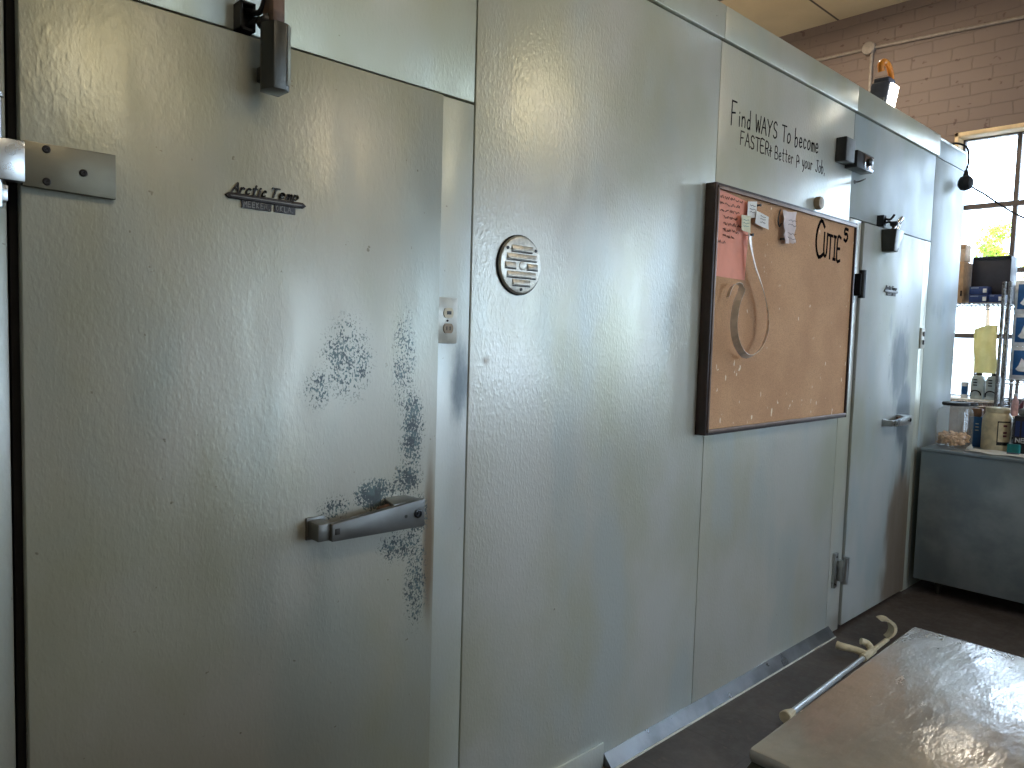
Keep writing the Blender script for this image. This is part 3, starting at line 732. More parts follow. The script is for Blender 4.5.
def sheet(name, corners, y, mat, label, cat, bend=.004, group=None, thick=.0006, n=8, crumple=0.):
    """corners tl,tr,br,bl in (x,z); a slightly curled paper of real thickness"""
    tl, tr, br, bl = [Vector((p[0], 0, p[1])) for p in corners]
    bm = BM(); g = []
    for i in range(n+1):
        row = []
        for j in range(n+1):
            u, v_ = j/n, i/n
            p = (tl*(1-u)+tr*u)*(1-v_)+(bl*(1-u)+br*u)*v_
            d = bend*(.3+v_*v_)*(.5+.5*math.sin(u*4.3+1.2+v_*2))
            ex = random.uniform(-1, 1)*crumple
            row.append(bm.verts.new((p.x+ex*.6, y-.0006-d-abs(random.uniform(0, 1))*crumple, p.z+random.uniform(-.5, .5)*crumple)))
        g.append(row)
    for i in range(n):
        for j in range(n): bm.faces.new((g[i][j], g[i+1][j], g[i+1][j+1], g[i][j+1]))
    bmesh.ops.recalc_face_normals(bm, faces=bm.faces[:])
    bmesh.ops.solidify(bm, geom=bm.faces[:], thickness=thick)
    return obj(name, bm, mat, None, label, cat, group, smooth=True)
pk = sheet('paper_sheet', [(2.499, 2.062), (2.752, 2.040), (2.722, 1.735), (2.497, 1.738)], CY, 'pink', 'large salmon pink handwritten sheet in the corkboard\'s upper left corner', 'paper', .003)
bm = BM(); z = 2.035
for i, (ln, xs) in enumerate(((.16, .0), (.125, .0), (.12, .005), (.10, .03), (.11, .03), (.105, .03), (.085, .03), (.045, .0))):
    x = 2.516+xs
    while x < 2.516+xs+ln:
        wd_ = random.uniform(.018, .035)
        pts = [Vector((x+wd_*q/8, CY-.0055, z+random.uniform(-.005, .006))) for q in range(9)]
        ribbon(bm, smooth_path(pts, 2), .0022); x += wd_+.008
    z -= .024
obj('writing', bm, 'ink_faint', pk, label='rows of faded handwriting')
notes = [((2.702, 2.040), (2.775, 2.050), (2.770, 1.985), (2.700, 1.978), 'white', 'small white note pinned right of the pink sheet, uppermost of the three', -.012),
         ((2.762, 2.012), (2.862, 2.000), (2.858, 1.948), (2.752, 1.962), 'white', 'small white note tilted at the right end of the cluster of three', -.018),
         ((2.648, 1.982), (2.722, 1.985), (2.716, 1.918), (2.652, 1.925), 'cream', 'small cream note with a green mark overlapping the pink sheet', -.018)]
for a, b, c_, d, mm, lab, dy in notes:
    o = sheet('note', [a, b, c_, d], CY+dy, mm, lab, 'note', .004, 'small notes pinned on the corkboard')
    bm = BM(); cx = (a[0]+c_[0])/2; cz = (a[1]+c_[1])/2
    for q in range(3):
        pts = [Vector((cx-.025+.006*j, CY+dy-.0065, cz+.014-.012*q+random.uniform(-.003, .003))) for j in range(8)]
        ribbon(bm, pts, .0016)
    obj('writing', bm, 'teal' if mm == 'cream' else 'ink_faint', o)
def pin(x, z, y, mat, label):
    bm = BM(); lathe(bm, [(.001, .012), (.001, -.004), (.0055, -.004), (.004, -.008), (.0035, -.014), (.006, -.018), (.006, -.020)], (x, y, z), 'y', 14)
    obj('push_pin', bm, mat, None, label, 'push pin', 'push pins on the corkboard')
pin(2.722, 1.912, CY-.012, 'black', 'dark push pin holding the hanging strap')
pin(2.792, 2.038, CY, 'black', 'dark push pin above the tilted white note')
# curled receipt with a wire clip
rc = sheet('receipt', [(2.975, 2.043), (3.100, 2.046), (3.075, 1.915), (3.000, 1.905)], CY-.012, 'receipt', 'crumpled pale pink receipt hanging at the middle of the corkboard top', 'receipt', .014, crumple=.009)
bm = BM()
for q in range(6):
    pts = [Vector((2.995+.009*j, CY-.0375, 2.020-.018*q+random.uniform(-.004, .004))) for j in range(9)]
    if q in (1, 2, 4, 5): ribbon(bm, pts, .0016)
obj('print', bm, 'ink_faint', rc)
bm = BM(); tube(bm, smooth_path([(2.985, CY-.004, 2.045), (2.962, CY-.012, 2.03), (2.955, CY-.012, 1.995), (2.972, CY-.010, 1.975), (2.985, CY-.01, 1.99)], 4), .003, 8)
obj('wire_clip', bm, 'black', None, 'black wire clip holding the crumpled receipt', 'clip')
pin(2.990, 1.925, CY-.004, 'black', 'dark push pin low behind the crumpled receipt')
# hanging strap: a flat band bent into a loop
path = smooth_path([(2.716, CY-.02, 1.915), (2.712, CY-.032, 1.86), (2.727, CY-.045, 1.79), (2.790, CY-.05, 1.70), (2.838, CY-.05, 1.61), (2.840, CY-.05, 1.535),
                    (2.79, CY-.048, 1.462), (2.70, CY-.045, 1.435), (2.625, CY-.045, 1.475), (2.588, CY-.045, 1.55), (2.600, CY-.045, 1.635), (2.632, CY-.045, 1.690), (2.617, CY-.040, 1.715), (2.575, CY-.036, 1.700), (2.56, CY-.03, 1.66)], 6)
bm = BM(); prev = None; wN = len(path)
for i, p in enumerate(path):
    t_ = (path[min(i+1, wN-1)]-path[max(i-1, 0)]).normalized()
    k_ = i/wN; tilt = .9-1.1*min(1, k_*1.7)
    side = Vector((0, 1, 0)).cross(t_).normalized(); bi = (side*math.sin(tilt+.55)+Vector((0, -1, 0))*math.cos(tilt+.55))
    hw = .014 if k_ < .8 else .009
    a = [p+bi*hw, p-bi*hw]; nn = t_.cross(bi).normalized()*.0012
    ring = [bm.verts.new(q) for q in (a[0]+nn, a[1]+nn, a[1]-nn, a[0]-nn)]
    if prev:
        for j in range(4): bm.faces.new((prev[j], prev[(j+1) % 4], ring[(j+1) % 4], ring[j]))
    else: bm.faces.new(ring[::-1])
    prev = ring
bm.faces.new(prev); bmesh.ops.recalc_face_normals(bm, faces=bm.faces[:])
st = obj('hanging_strap', bm, 'strap', None, 'tan translucent strap looped down from a pin on the corkboard', 'strap', smooth=True)

# ---------------------------------------------------------------- work lamp on top of the cooler
t = thing('work_lamp', (4.240, .09, 2.7455), 'lit work lamp with an orange hook on the cooler top edge', 'work lamp')
bm = BM(); ZB = 2.7455
hull8(bm, [(4.210, .035, ZB+.012), (4.210, .13, ZB+.012), (4.335, .13, ZB+.012), (4.335, .035, ZB+.012),
           (4.210, .015, ZB+.150), (4.210, .12, ZB+.150), (4.335, .12, ZB+.150), (4.335, .015, ZB+.150)], .016)
obj('housing', bm, 'navy', t)
bm = BM(); hull8(bm, [(4.224, .028, ZB+.030), (4.224, .040, ZB+.030), (4.322, .040, ZB+.030), (4.322, .028, ZB+.030),
                      (4.224, .0105, ZB+.134), (4.224, .020, ZB+.134), (4.322, .020, ZB+.134), (4.322, .0105, ZB+.134)])
obj('lens', bm, 'led', t)
bm = BM(); box(bm, 4.200, 4.345, .03, .15, ZB, ZB+.012, .004); box(bm, 4.198, 4.210, .04, .09, ZB+.004, ZB+.06, .003); box(bm, 4.335, 4.347, .04, .09, ZB+.004, ZB+.06, .003)
obj('foot', bm, 'greyplastic', t)
bm = BM(); box(bm, 4.225, 4.320, .03, .11, ZB+.148, ZB+.175, .008); obj('neck', bm, 'navy', t)
bm = BM(); tube(bm, smooth_path([(4.210, .065, ZB+.20), (4.200, .065, ZB+.235), (4.230, .06, ZB+.255), (4.270, .055, ZB+.245), (4.300, .05, ZB+.205), (4.305, .05, ZB+.165)], 5), [.017]*6+[.015]*20, 12)
obj('hook', bm, 'orange', t, label='orange plastic hook')

# ---------------------------------------------------------------- round sensor on its cable
bm = BM(); SC = (5.33, -.050, 2.520)
lathe(bm, [(.0, .043), (.022, .040), (.040, .027), (.049, .0), (.040, -.027), (.022, -.040), (.0, -.043)], SC, 'y', 32)
t = thing('round_sensor', (SC[0], SC[1], SC[2]-.04), 'dark round sensor hanging on a cable at the far cooler corner', 'sensor')
obj('body', bm, 'blackplastic', t, smooth=True)
bm = BM(); tube(bm, [(5.33, -.05, 2.56), (5.33, -.05, 2.60)], [.018, .010], 12); obj('neck', bm, 'blackplastic', t)
bm = BM(); tube(bm, smooth_path([(5.33, -.05, 2.595), (5.325, -.06, 2.66), (5.30, -.055, 2.73), (5.26, -.012, 2.757), (5.23, .03, 2.7525)], 6), .0065, 8)
obj('cable', bm, 'black', t)
bm = BM(); tube(bm, smooth_path([(5.365, -.062, 2.512), (5.40, -.10, 2.480), (5.40, -.143, 2.450), (5.40, -.229, 2.378), (5.40, -.36, 2.285), (5.42, -.70, 2.09), (5.6, -1.2, 1.95), (6.1, -1.7, 1.95), (6.795, -2.0, 2.05)], 6), .0055, 8)
obj('cable', bm, 'black', t)

# ---------------------------------------------------------------- conduit on the brick wall
cn = thing('conduit', (6.78, 0, 3.2), 'painted electrical conduit with a round junction box on the brick wall', 'conduit')
bm = BM(); tube(bm, [(6.785, 2.59, 4.075), (6.785, 1.19, 4.048), (6.785, -4.5, 3.80)], .013, 12)
tube(bm, [(6.785, 1.165, 4.04), (6.785, 1.165, .02)], .013, 12); obj('pipe', bm, 'pipe', cn)
bm = BM(); lathe(bm, [(.052, 0), (.055, -.006), (.055, -.035), (.048, -.042), (0, -.043)], (6.7995, 1.19, 4.048), 'x', 28); obj('junction_box', bm, 'pipe', cn)

# ---------------------------------------------------------------- stainless counter at the end
ct = thing('steel_counter', (5.2, -1.2, 0), 'scuffed stainless steel counter standing against the cooler corner', 'counter')
CX0, CX1, CYL, CYR, CZ = 4.875, 5.50, -.035, -2.6, .885
bm = BM(); box(bm, CX0+.006, CX1, CYR, CYL-.004, .085, CZ-.02, .004); obj('body', bm, 'counter', ct)
bm = BM(); box(bm, CX0, CX1+.02, CYR-.01, CYL, CZ-.022, CZ, .006, 3); obj('top', bm, 'counter', ct)
for x in (CX0+.09, CX1-.06):
    for y in (CYL-.12, CYR+.1):
        bm = BM(); tube(bm, [(x, y, .0), (x, y, .086)], [.016, .02], 14); obj('leg', bm, 'darkmetal', ct)
# jars and packets on the counter
def jar(x, y, r, h, label, lidmat, group=None, lidh=.012, side=20):
    t = thing('jar', (x, y, CZ), label, 'jar', group)
    th = .003
    bm = BM(); lathe(bm, [(r*.9, 0), (r, .008), (r, h*.78), (r*.93, h*.88), (r*.70, h*.93), (r*.70, h), (r*.70-th, h), (r*.70-th, h*.93), (r*.93-th, h*.87), (r-th, h*.77), (r-th, .010), (r*.88, .005)], (x, y, CZ+.0003), 'z', 40)
    obj('glass_body', bm, 'jar', t)
    bm = BM(); lathe(bm, [(r*.72, 0), (r*.76, .002), (r*.76, lidh+.004), (r*.72, lidh+.008), (0, lidh+.008)], (x, y, CZ+h-.008), 'z', 36)
    obj('lid', bm, lidmat, t)
    return t
jar(5.09, -.150, .098, .262, 'large clear jar with a black lid nearest the cooler corner', 'blackplastic')
jar(5.42, -.135, .060, .245, 'smaller clear jar with a black lid behind the snack filled jar', 'blackplastic')
bm = BM()
for i in range(190):
    a = random.uniform(0, 6.283); rr = .082*math.sqrt(random.random()); zz = random.uniform(.012, .090-.015*abs(rr/.08))
    c_ = Vector((5.09+rr*math.cos(a), -.150+rr*math.sin(a), CZ+zz+.006)); d = Vector((random.uniform(-1, 1), random.uniform(-1, 1), random.uniform(-.5, .5))).normalized()*.013
    e = d.orthogonal()*.6
    tube(bm, [c_-d, c_-d*.3+e*.6, c_+d*.5+e*.4, c_+d], [.004, .007, .007, .003], 6)
obj('snack_curls', bm, 'pasta', None, 'pale brown snack curls filling the bottom of the large clear jar', 'snacks', kind='stuff')
t = thing('label_box', (5.27, -.245, CZ), None)
bpy.data.objects.remove(t)
# blue labelled packet standing between jar and jug
t = thing('blue_carton', (5.245, -.225, CZ), 'small blue labelled carton between the clear jars and the cream jug', 'carton')
bm = BM(); box(bm, 5.22, 5.28, -.260, -.190, CZ, CZ+.185, .003); obj('carton', bm, 'bluelabel', t)
bm = BM(); box(bm, 5.225, 5.275, -.255, -.195, CZ+.185, CZ+.235, .01); obj('cap', bm, 'wood', t)
bm = BM()
for z in (.12, .10, .14): box(bm, 5.2185, 5.22, -.245, -.227, CZ+z, CZ+z+.006)
obj('print', bm, 'jug', t)
# big cream jug
t = thing('plastic_jug', (5.22, -.37, CZ), 'large cream plastic jug with a dark bordered label on the steel counter', 'jug')
JX, JY, JR = 5.20, -.346, .078
bm = BM(); lathe(bm, [(JR*.92, 0), (JR, .01), (JR, .165), (JR*.97, .195), (JR*.80, .222), (JR*.74, .226), (0, .226)], (JX, JY, CZ), 'z', 40); obj('body', bm, 'creamjug', t)
bm = BM(); lathe(bm, [(JR*.8, 0), (JR*.82, .003), (JR*.82, .026), (JR*.78, .03), (0, .03)], (JX, JY, CZ+.224), 'z', 36); obj('lid', bm, 'creamjug', t)
def curved_label(bm, r, a0, a1, z0, z1, n=10, th=.0012, c=(JX, JY)):
    g = []
    for i in range(n+1):
        a = a0+(a1-a0)*i/n
        g.append([bm.verts.new((c[0]+(r+q)*math.cos(a), c[1]+(r+q)*math.sin(a), z)) for z, q in ((z0, 0), (z1, 0), (z1, th), (z0, th))])
    fs = [bm.faces.new(g[0]), bm.faces.new(g[-1][::-1])]
    for a, b in zip(g, g[1:]):
        for j in range(4): fs.append(bm.faces.new((a[j], b[j], b[(j+1) % 4], a[(j+1) % 4])))
    bmesh.ops.recalc_face_normals(bm, faces=fs)
bm = BM(); curved_label(bm, JR, R(195), R(248), CZ+.035, CZ+.178); lb = obj('label_panel', bm, 'black', t)
bm = BM(); curved_label(bm, JR+.0014, R(199), R(248), CZ+.055, CZ+.170); lc = obj('label_face', bm, 'creamjug', lb)
bm = BM()
for z in (.085, .105, .145): curved_label(bm, JR+.0028, R(217), R(232), CZ+z, CZ+z+.012, 6)
obj('print', bm, 'maroon', lb)
# dark tin with white letters, teal pack
t = thing('labelled_tin', (5.16, -.515, CZ), 'dark square tin with white lettering at the photo\'s right edge, on the counter', 'tin')
bm = BM(); box(bm, 5.12, 5.24, -.58, -.448, CZ, CZ+.22, .008); obj('body', bm, 'charcoal', t)
bm = BM(); box(bm, 5.135, 5.225, -.565, -.463, CZ+.22, CZ+.262, .012); obj('lid', bm, 'greyplastic', t)
bm = BM(); box(bm, 5.1185, 5.12, -.48, -.458, CZ+.10, CZ+.19); box(bm, 5.1185, 5.12, -.54, -.49, CZ+.10, CZ+.19); obj('panel', bm, 'bluebox', t)
bm = BM(); ribbon.nrm = Vector((-1, 0, 0))
write(bm, 'NES', (5.1199, -.462, CZ+.066), (0, -1, 0), (0, 0, 1), .024, .022, .2, .005, 0, 0, False)
obj('lettering', bm, 'tag', t)
ribbon.nrm = Vector((0, -1, 0))
bm = BM(); box(bm, 5.03, 5.07, -.503, -.443, CZ, CZ+.012, .002)
t = thing('teal_pack', (5.05, -.445, CZ), 'small teal packet in front of the lettered tin', 'packet')
obj('base', bm, 'navy', t)
bm = BM(); box(bm, 5.03, 5.07, -.503, -.443, CZ+.012, CZ+.060, .003); obj('body', bm, 'teal', t)
o = None
bm = BM(); g = []
for i in range(7):
    row = []
    for j in range(13):
        x = 4.93+.03*i; y = -.255-.035*j
        row.append(bm.verts.new((x, y, CZ+.002+.003*(1+math.sin(i*1.7+j*1.1)))))
    g.append(row)
for i in range(6):
    for j in range(12): bm.faces.new((g[i][j], g[i+1][j], g[i+1][j+1], g[i][j+1]))
bmesh.ops.recalc_face_normals(bm, faces=bm.faces[:]); bmesh.ops.solidify(bm, geom=bm.faces[:], thickness=.001)
obj('paper_liner', bm, 'white', None, 'crinkled white paper lying along the counter edge', 'paper', smooth=True)
bm = BM(); hull8(bm, [(5.0, -.285, CZ+.008), (5.03, -.265, CZ+.008), (5.03, -.235, CZ+.008), (5.0, -.245, CZ+.008), (5.01, -.268, CZ+.04), (5.02, -.262, CZ+.036), (5.02, -.258, CZ+.03), (5.012, -.262, CZ+.034)], .001)
obj('paper_scrap', bm, 'tag', None, 'small folded white paper scrap in front of the blue carton', 'paper scrap')

# ---------------------------------------------------------------- wire racks by the window
def rack(y0, y1, x0, x1, shelves, top, label):
    """wire shelving: four posts, shelves of wire"""
    t = thing('wire_rack', ((x0+x1)/2, (y0+y1)/2, 0), label, 'wire shelving', 'wire racks by the window')
    for x in (x0, x1):
        for y in (y0, y1):
            bm = BM(); tube(bm, [(x, y, 0), (x, y, top)], .0125, 12); lathe(bm, [(.0135, 0), (.0135, .006), (.009, .010)], (x, y, top), 'z', 12); obj('post', bm, 'rackmetal', t)
    for z in shelves:
        bm = BM()
        for yy in (y0, y1): tube(bm, [(x0, yy, z), (x1, yy, z)], .004, 6); tube(bm, [(x0, yy, z-.03), (x1, yy, z-.03)], .004, 6)
        for xx in (x0, x1):
            tube(bm, [(xx, y0, z), (xx, y1, z)], .004, 6); tube(bm, [(xx, y0, z-.03), (xx, y1, z-.03)], .004, 6)
            n = max(3, int(abs(y1-y0)/.03))
            for i in range(n): tube(bm, [(xx, y0+(y1-y0)*i/n, z), (xx, y0+(y1-y0)*(i+.5)/n, z-.03), (xx, y0+(y1-y0)*(i+1)/n, z)], .0025, 5)
        n = max(4, int(abs(y1-y0)/.028))
        for i in range(1, n): tube(bm, [(x0, y0+(y1-y0)*i/n, z+.003), (x1, y0+(y1-y0)*i/n, z+.003)], .0022, 5)
        obj('shelf', bm, 'rackmetal', t)
    return t
RX0, RX1 = 6.22, 6.60
SH1 = 1.815; SH0 = 1.095
rack(-.085, .92, RX0, RX1, [SH1, SH0, .35], 1.955, 'chrome wire rack nearest the cooler holding the charcoal box')
rack(-1.05, -.122, RX0, RX1, [1.27, .55], 1.955, 'chrome wire rack at the photo\'s right edge holding the blue and white cartons')
T1 = SH1+.006
def carton(x0, x1, y0, y1, z0, z1, mat, name, label, cat, group=None):
    t = thing(name, ((x0+x1)/2, (y0+y1)/2, z0), label, cat, group)
    bm = BM(); box(bm, x0, x1, y0, y1, z0, z1, .003); obj('body', bm, mat, t); return t
def flap(t, x0, x1, y0, y1, z0, z1, mat, name='flap', label=None):
    bm = BM(); box(bm, x0, x1, y0, y1, z0, z1, .0008); return obj(name, bm, mat, t, label)
t = carton(6.28, 6.50, .195, .32, T1, T1+.305, 'cardboard', 'cardboard_box', 'tall brown cardboard box beside the charcoal box on the rack', 'box')
flap(t, 6.278, 6.28, .198, .21, T1+.05, T1+.09, 'ink', 'printed_mark'); flap(t, 6.30, 6.48, .312, .318, T1+.305, T1+.31, 'cardlight')
t = carton(6.30, 6.44, .200, .29, T1+.3105, T1+.435, 'cardlight', 'cardboard_box', 'small pale box stacked on the tall brown cardboard box', 'box')
flap(t, 6.298, 6.30, .20, .285, T1+.40, T1+.432, 'cardboard', 'lid_band')
t = carton(6.40, 6.58, -.075, .175, T1, T1+.345, 'charcoal', 'charcoal_box', 'large charcoal box behind the small navy boxes on the rack', 'box')
flap(t, 6.392, 6.40, -.072, .172, T1+.325, T1+.345, 'black', 'lid_edge')
for (y0, y1, zz, lab) in ((.03, .150, 0, 'small navy box at the bottom of the stack of two on the rack'), (.03, .150, .060, 'small navy box on top of the stack of two on the rack'), (-.072, .022, 0, 'small navy box right of the stack of two on the rack')):
    z0 = T1+zz
    t = carton(6.28, 6.385, y0, y1, z0, z0+.058, 'bluebox', 'navy_box', lab, 'box', 'small navy boxes on the rack')
    flap(t, 6.2785, 6.28, y0+.008, y0+.032, z0+.012, z0+.042, 'tag', 'white_label', 'white label')
    flap(t, 6.279, 6.28, y0+.06, y1-.008, z0+.046, z0+.050, 'jug', 'stripe')
# lower shelf: jugs, bottles, cloth
t = thing('shelf_liner', (6.41, .2, SH0+.006), 'white board lining the rack\'s lower shelf below the jugs', 'shelf liner')
bm = BM(); box(bm, RX0+.005, RX1-.005, -.080, .80, SH0+.006, SH0+.016, .003); obj('board', bm, 'whitepaint', t)
L0 = SH0+.0163
def gjug(y, label, w_=.085, h=.175):
    t = thing('handled_jug', (6.33, y, L0), label, 'jug', 'grey jugs under the yellow cloth')
    bm = BM(); prism(bm, [(y-w_/2, L0), (y+w_/2, L0), (y+w_/2, L0+h*.8), (y+w_/2*.7, L0+h), (y-w_/2*.7, L0+h), (y-w_/2, L0+h*.8)], 'x', 6.29, 6.38, .006); obj('body', bm, 'jug', t)
    bm = BM(); tube(bm, smooth_path([(6.285, y-.03, L0+.03), (6.284, y-.02, L0+.055), (6.284, y+.01, L0+.065), (6.285, y+.035, L0+.05), (6.285, y+.038, L0+.02)], 4), .004, 8); obj('emblem', bm, 'ink', t); bm = BM()
    for q in (.10, .12, .14): box(bm, 6.287, 6.29, y+.0, y+.025, L0+q, L0+q+.008)
    obj('print', bm, 'ink', t)
    bm = BM(); lathe(bm, [(.02, 0), (.02, .02), (0, .02)], (6.335, y, L0+h), 'z', 20); obj('cap', bm, 'black', t)
gjug(.060, 'grey printed jug under the yellow cloth, the one nearer the cooler'); gjug(-.036, 'grey printed jug under the yellow cloth, the one nearer the rack post')
for y, r, h, mm, lab in ((.115, .012, .20, 'black', 'thin black bottle left of the grey jugs'), (-.080+.012, .016, .19, 'maroon', 'dark narrow bottle beside the rack post'), ):
    t = thing('bottle', (6.42, y, L0), lab, 'bottle')
    bm = BM(); lathe(bm, [(r, 0), (r, h*.6), (r*.5, h*.78), (r*.5, h), (0, h)], (6.42, y, L0), 'z', 20); obj('body', bm, mm, t)
    bm = BM(); lathe(bm, [(r*.6, 0), (r*.6, .02), (0, .02)], (6.42, y, L0+h), 'z', 16); obj('cap', bm, 'black', t)
t = thing('spray_bottle', (6.47, .10, L0), 'tall black nozzle bottle rising behind the yellow cloth', 'bottle')
bm = BM(); lathe(bm, [(.03, 0), (.03, .15), (.018, .19), (.018, .21), (0, .21)], (6.47, .10, L0), 'z', 24); obj('body', bm, 'blackplastic', t)
bm = BM(); tube(bm, smooth_path([(6.47, .10, L0+.20), (6.47, .105, L0+.25), (6.46, .085, L0+.30), (6.45, .07, L0+.34)], 4), [.012, .012, .011, .010, .009, .008, .007, .007, .006, .006, .005, .005, .004], 8); obj('nozzle', bm, 'black', t)
t = thing('measuring_cup', (6.32, .150, L0), 'small white tub with a blue label left of the grey jugs', 'tub')
bm = BM(); lathe(bm, [(.022, 0), (.026, .12), (.024, .12), (.02, .004)], (6.33, .150, L0), 'z', 24); obj('body', bm, 'whitebox', t)
bm = BM(); curved_label(bm, .0255, R(150), R(230), L0+.03, L0+.09, 8, .001, (6.33, .150)); obj('label_band', bm, 'bluelabel', t)
# yellow cloth draped from the shelf above
bm = BM(); g = []; nu, nv = 16, 14
for i in range(nv+1):
    row = []
    for j in range(nu+1):
        u, v_ = j/nu, i/nv
        y = .076-.152*u
        y += .004*math.sin(v_*6)+(-.01*v_*(1-u))
        z = 1.655-.345*v_-.03*(1-u)*(1-v_)+.012*math.sin(u*3.1)*(1-v_)
        x = 6.186+.008*math.sin(u*11+v_*2)+.004*math.sin(v_*9)
        row.append(bm.verts.new((x, y, z)))
    g.append(row)
for i in range(nv):
    for j in range(nu): bm.faces.new((g[i][j], g[i+1][j], g[i+1][j+1], g[i][j+1]))
bmesh.ops.recalc_face_normals(bm, faces=bm.faces[:]); bmesh.ops.solidify(bm, geom=bm.faces[:], thickness=.002)
t = thing('yellow_cloth', (6.186, .0, 1.31), 'pale yellow cloth hanging in front of the window over the grey jugs', 'cloth')
obj('cloth', bm, 'cloth', t, smooth=True)
for y in (.062, -.055):
    bm = BM(); tube(bm, [(6.188, y, 1.63), (6.196, y, 1.70), (6.206, y, SH1-.028)], .0012, 6); obj('hanging_wire', bm, 'rackmetal', t)
# blue and white cartons at the frame's right edge
Z = 1.276
bm0 = None
first = None
labs = ['white carton with a blue emblem panel, bottom of the stack at the photo\'s right edge', 'white carton with a blue emblem panel, middle of the stack at the photo\'s right edge', 'white carton with a blue emblem panel, top of the stack at the photo\'s right edge']
t = thing('emblem_carton', (6.4, -.32, Z), labs[0], 'carton', 'blue emblem cartons on the right rack')
bm = BM(); box(bm, 6.25, 6.52, -.50, -.145, Z, Z+.232, .004); obj('body', bm, 'whitebox', t)
bm = BM(); box(bm, 6.2485, 6.25, -.42, -.165, Z+.030, Z+.205, .0004); pnl = obj('blue_panel', bm, 'bluelabel', t, label='blue printed panel')
bm = BM(); prism(bm, [(-.215, Z+.150), (-.200, Z+.100), (-.182, Z+.072), (-.20, Z+.058), (-.235, Z+.055), (-.26, Z+.065), (-.245, Z+.095), (-.232, Z+.135)], 'x', 6.2472, 6.2485); obj('emblem', bm, 'tag', pnl, label='pale bell shaped emblem')
for i in (1, 2):
    r_ = t.copy(); C.objects.link(r_); r_.location.z = Z+.2325*i; r_['label'] = labs[i]
    for ch in list(t.children):
        c_ = ch.copy(); C.objects.link(c_); c_.parent = r_
        for gch in ch.children:
            d_ = gch.copy(); C.objects.link(d_); d_.parent = c_
# little pink and white bottles on the sill behind the post
t = thing('shelf_board', (6.4, -.4, SH0), 'pale board on the lower part of the rack at the photo\'s right edge', 'shelf board')
bm = BM(); box(bm, RX0, RX1, -1.0, -.150, 1.0, 1.012, .002); obj('board', bm, 'whitepaint', t)
for (x, y, r, h, mm, lab) in ((6.30, -.185, .022, .16, 'skin_pink', 'pale pink bottle low on the right rack beside the post'), (6.32, -.235, .026, .13, 'maroon', 'maroon jar low on the right rack behind the pink bottle'), (6.27, -.262, .018, .17, 'tag', 'white slim bottle low on the right rack at the photo\'s edge')):
    t = thing('small_bottle', (x, y, 1.0123), lab, 'bottle')
    bm = BM(); lathe(bm, [(r, 0), (r, h*.65), (r*.55, h*.8), (r*.55, h*.9), (0, h*.9)], (x, y, 1.0123), 'z', 20); obj('body', bm, mm, t)
    bm = BM(); lathe(bm, [(r*.65, 0), (r*.65, h*.12), (0, h*.12)], (x, y, 1.0123+h*.88), 'z', 16); obj('cap', bm, 'tag', t)

# ---------------------------------------------------------------- foreground steel table
tt = thing('steel_table', (1.35, -1.4, 0), 'stainless steel table in the bottom right foreground', 'table')
TX0, TX1, TY0, TY1, TZ = 1.0, 1.712, -1.062, -2.0, .9
bm = BM(); hull8(bm, [(TX0, TY1, TZ-.022), (TX1, TY1, TZ-.022), (TX1+.02, TY0+.006, TZ-.022), (TX0, TY0, TZ-.022), (TX0, TY1, TZ), (TX1, TY1, TZ), (TX1, TY0+.012, TZ), (TX0, TY0, TZ)], .007)
obj('top', bm, 'tabletop', tt)
bm = BM()
hull8(bm, [(TX0-.045, TY1-.03, TZ-.075), (TX0+.0, TY1-.03, TZ-.075), (TX0+.0, TY0+.018, TZ-.075), (TX0-.045, TY0+.018, TZ-.075),
           (TX0+.004, TY1+.004, TZ-.020), (TX0+.02, TY1+.004, TZ-.020), (TX0+.02, TY0-.004, TZ-.020), (TX0+.004, TY0-.004, TZ-.020)], .003)
obj('sloped_rim', bm, 'darkmetal', tt)
bm = BM(); hull8(bm, [(TX0-.042, TY1, TZ-.068), (TX0-.03, TY1, TZ-.068), (TX0-.03, TY0-.02, TZ-.068), (TX0-.042, TY0-.02, TZ-.068),
                      (TX0-.018, TY1, TZ-.036), (TX0-.006, TY1, TZ-.036), (TX0-.006, TY0-.035, TZ-.036), (TX0-.018, TY0-.035, TZ-.036)])
obj('dark_inset', bm, 'black', tt)
bm = BM(); box(bm, TX0-.02, TX1-.01, TY1+.02, TY0-.02, .12, TZ-.023, .004); obj('cabinet', bm, 'darkmetal', tt)
for x in (TX0+.05, TX1-.08):
    for y in (TY0-.08, TY1+.08):
        bm = BM(); tube(bm, [(x, y, 0), (x, y, .121)], .02, 14); obj('leg', bm, 'steel', tt)

# ---------------------------------------------------------------- crutch on the floor
cr = thing('forearm_crutch', (3.3, -.25, 0), 'cream and silver forearm crutch lying on the floor along the cooler', 'crutch')
P0, P1 = Vector((2.775, -.284, .027)), Vector((3.60, -.262, .030))
d = (P1-P0).normalized()
bm = BM(); tube(bm, [P0+d*.04, P0+d*.5], .0125, 16); tube(bm, [P0+d*.5, P1], .0105, 16); tube(bm, [P0+d*.488, P0+d*.505], .0145, 16); tube(bm, [P1-d*.02, P1], .014, 16)
obj('shaft', bm, 'shaft', cr)
bm = BM(); tube(bm, [P0-d*.012, P0-d*.008, P0+d*.012, P0+d*.04, P0+d*.055], [.023, .026, .024, .017, .0145], 20); obj('rubber_tip', bm, 'creamjug', cr)
bm = BM(); tube(bm, smooth_path([P1-d*.03, P1+d*.04, P1+d*.10], 4), .0175, 14)
tube(bm, smooth_path([P1+d*.02, P1+d*.015+Vector((0, .05, .010)), P1+d*.0+Vector((-.010, .10, .016)), P1+Vector((-.018, .130, .019))], 5), [.017, .0175, .018, .018, .017, .0165, .016, .0165, .017, .0175, .018, .018, .018, .019, .019, .016], 14)
obj('hand_grip', bm, 'creamjug', cr, label='cream plastic hand grip')
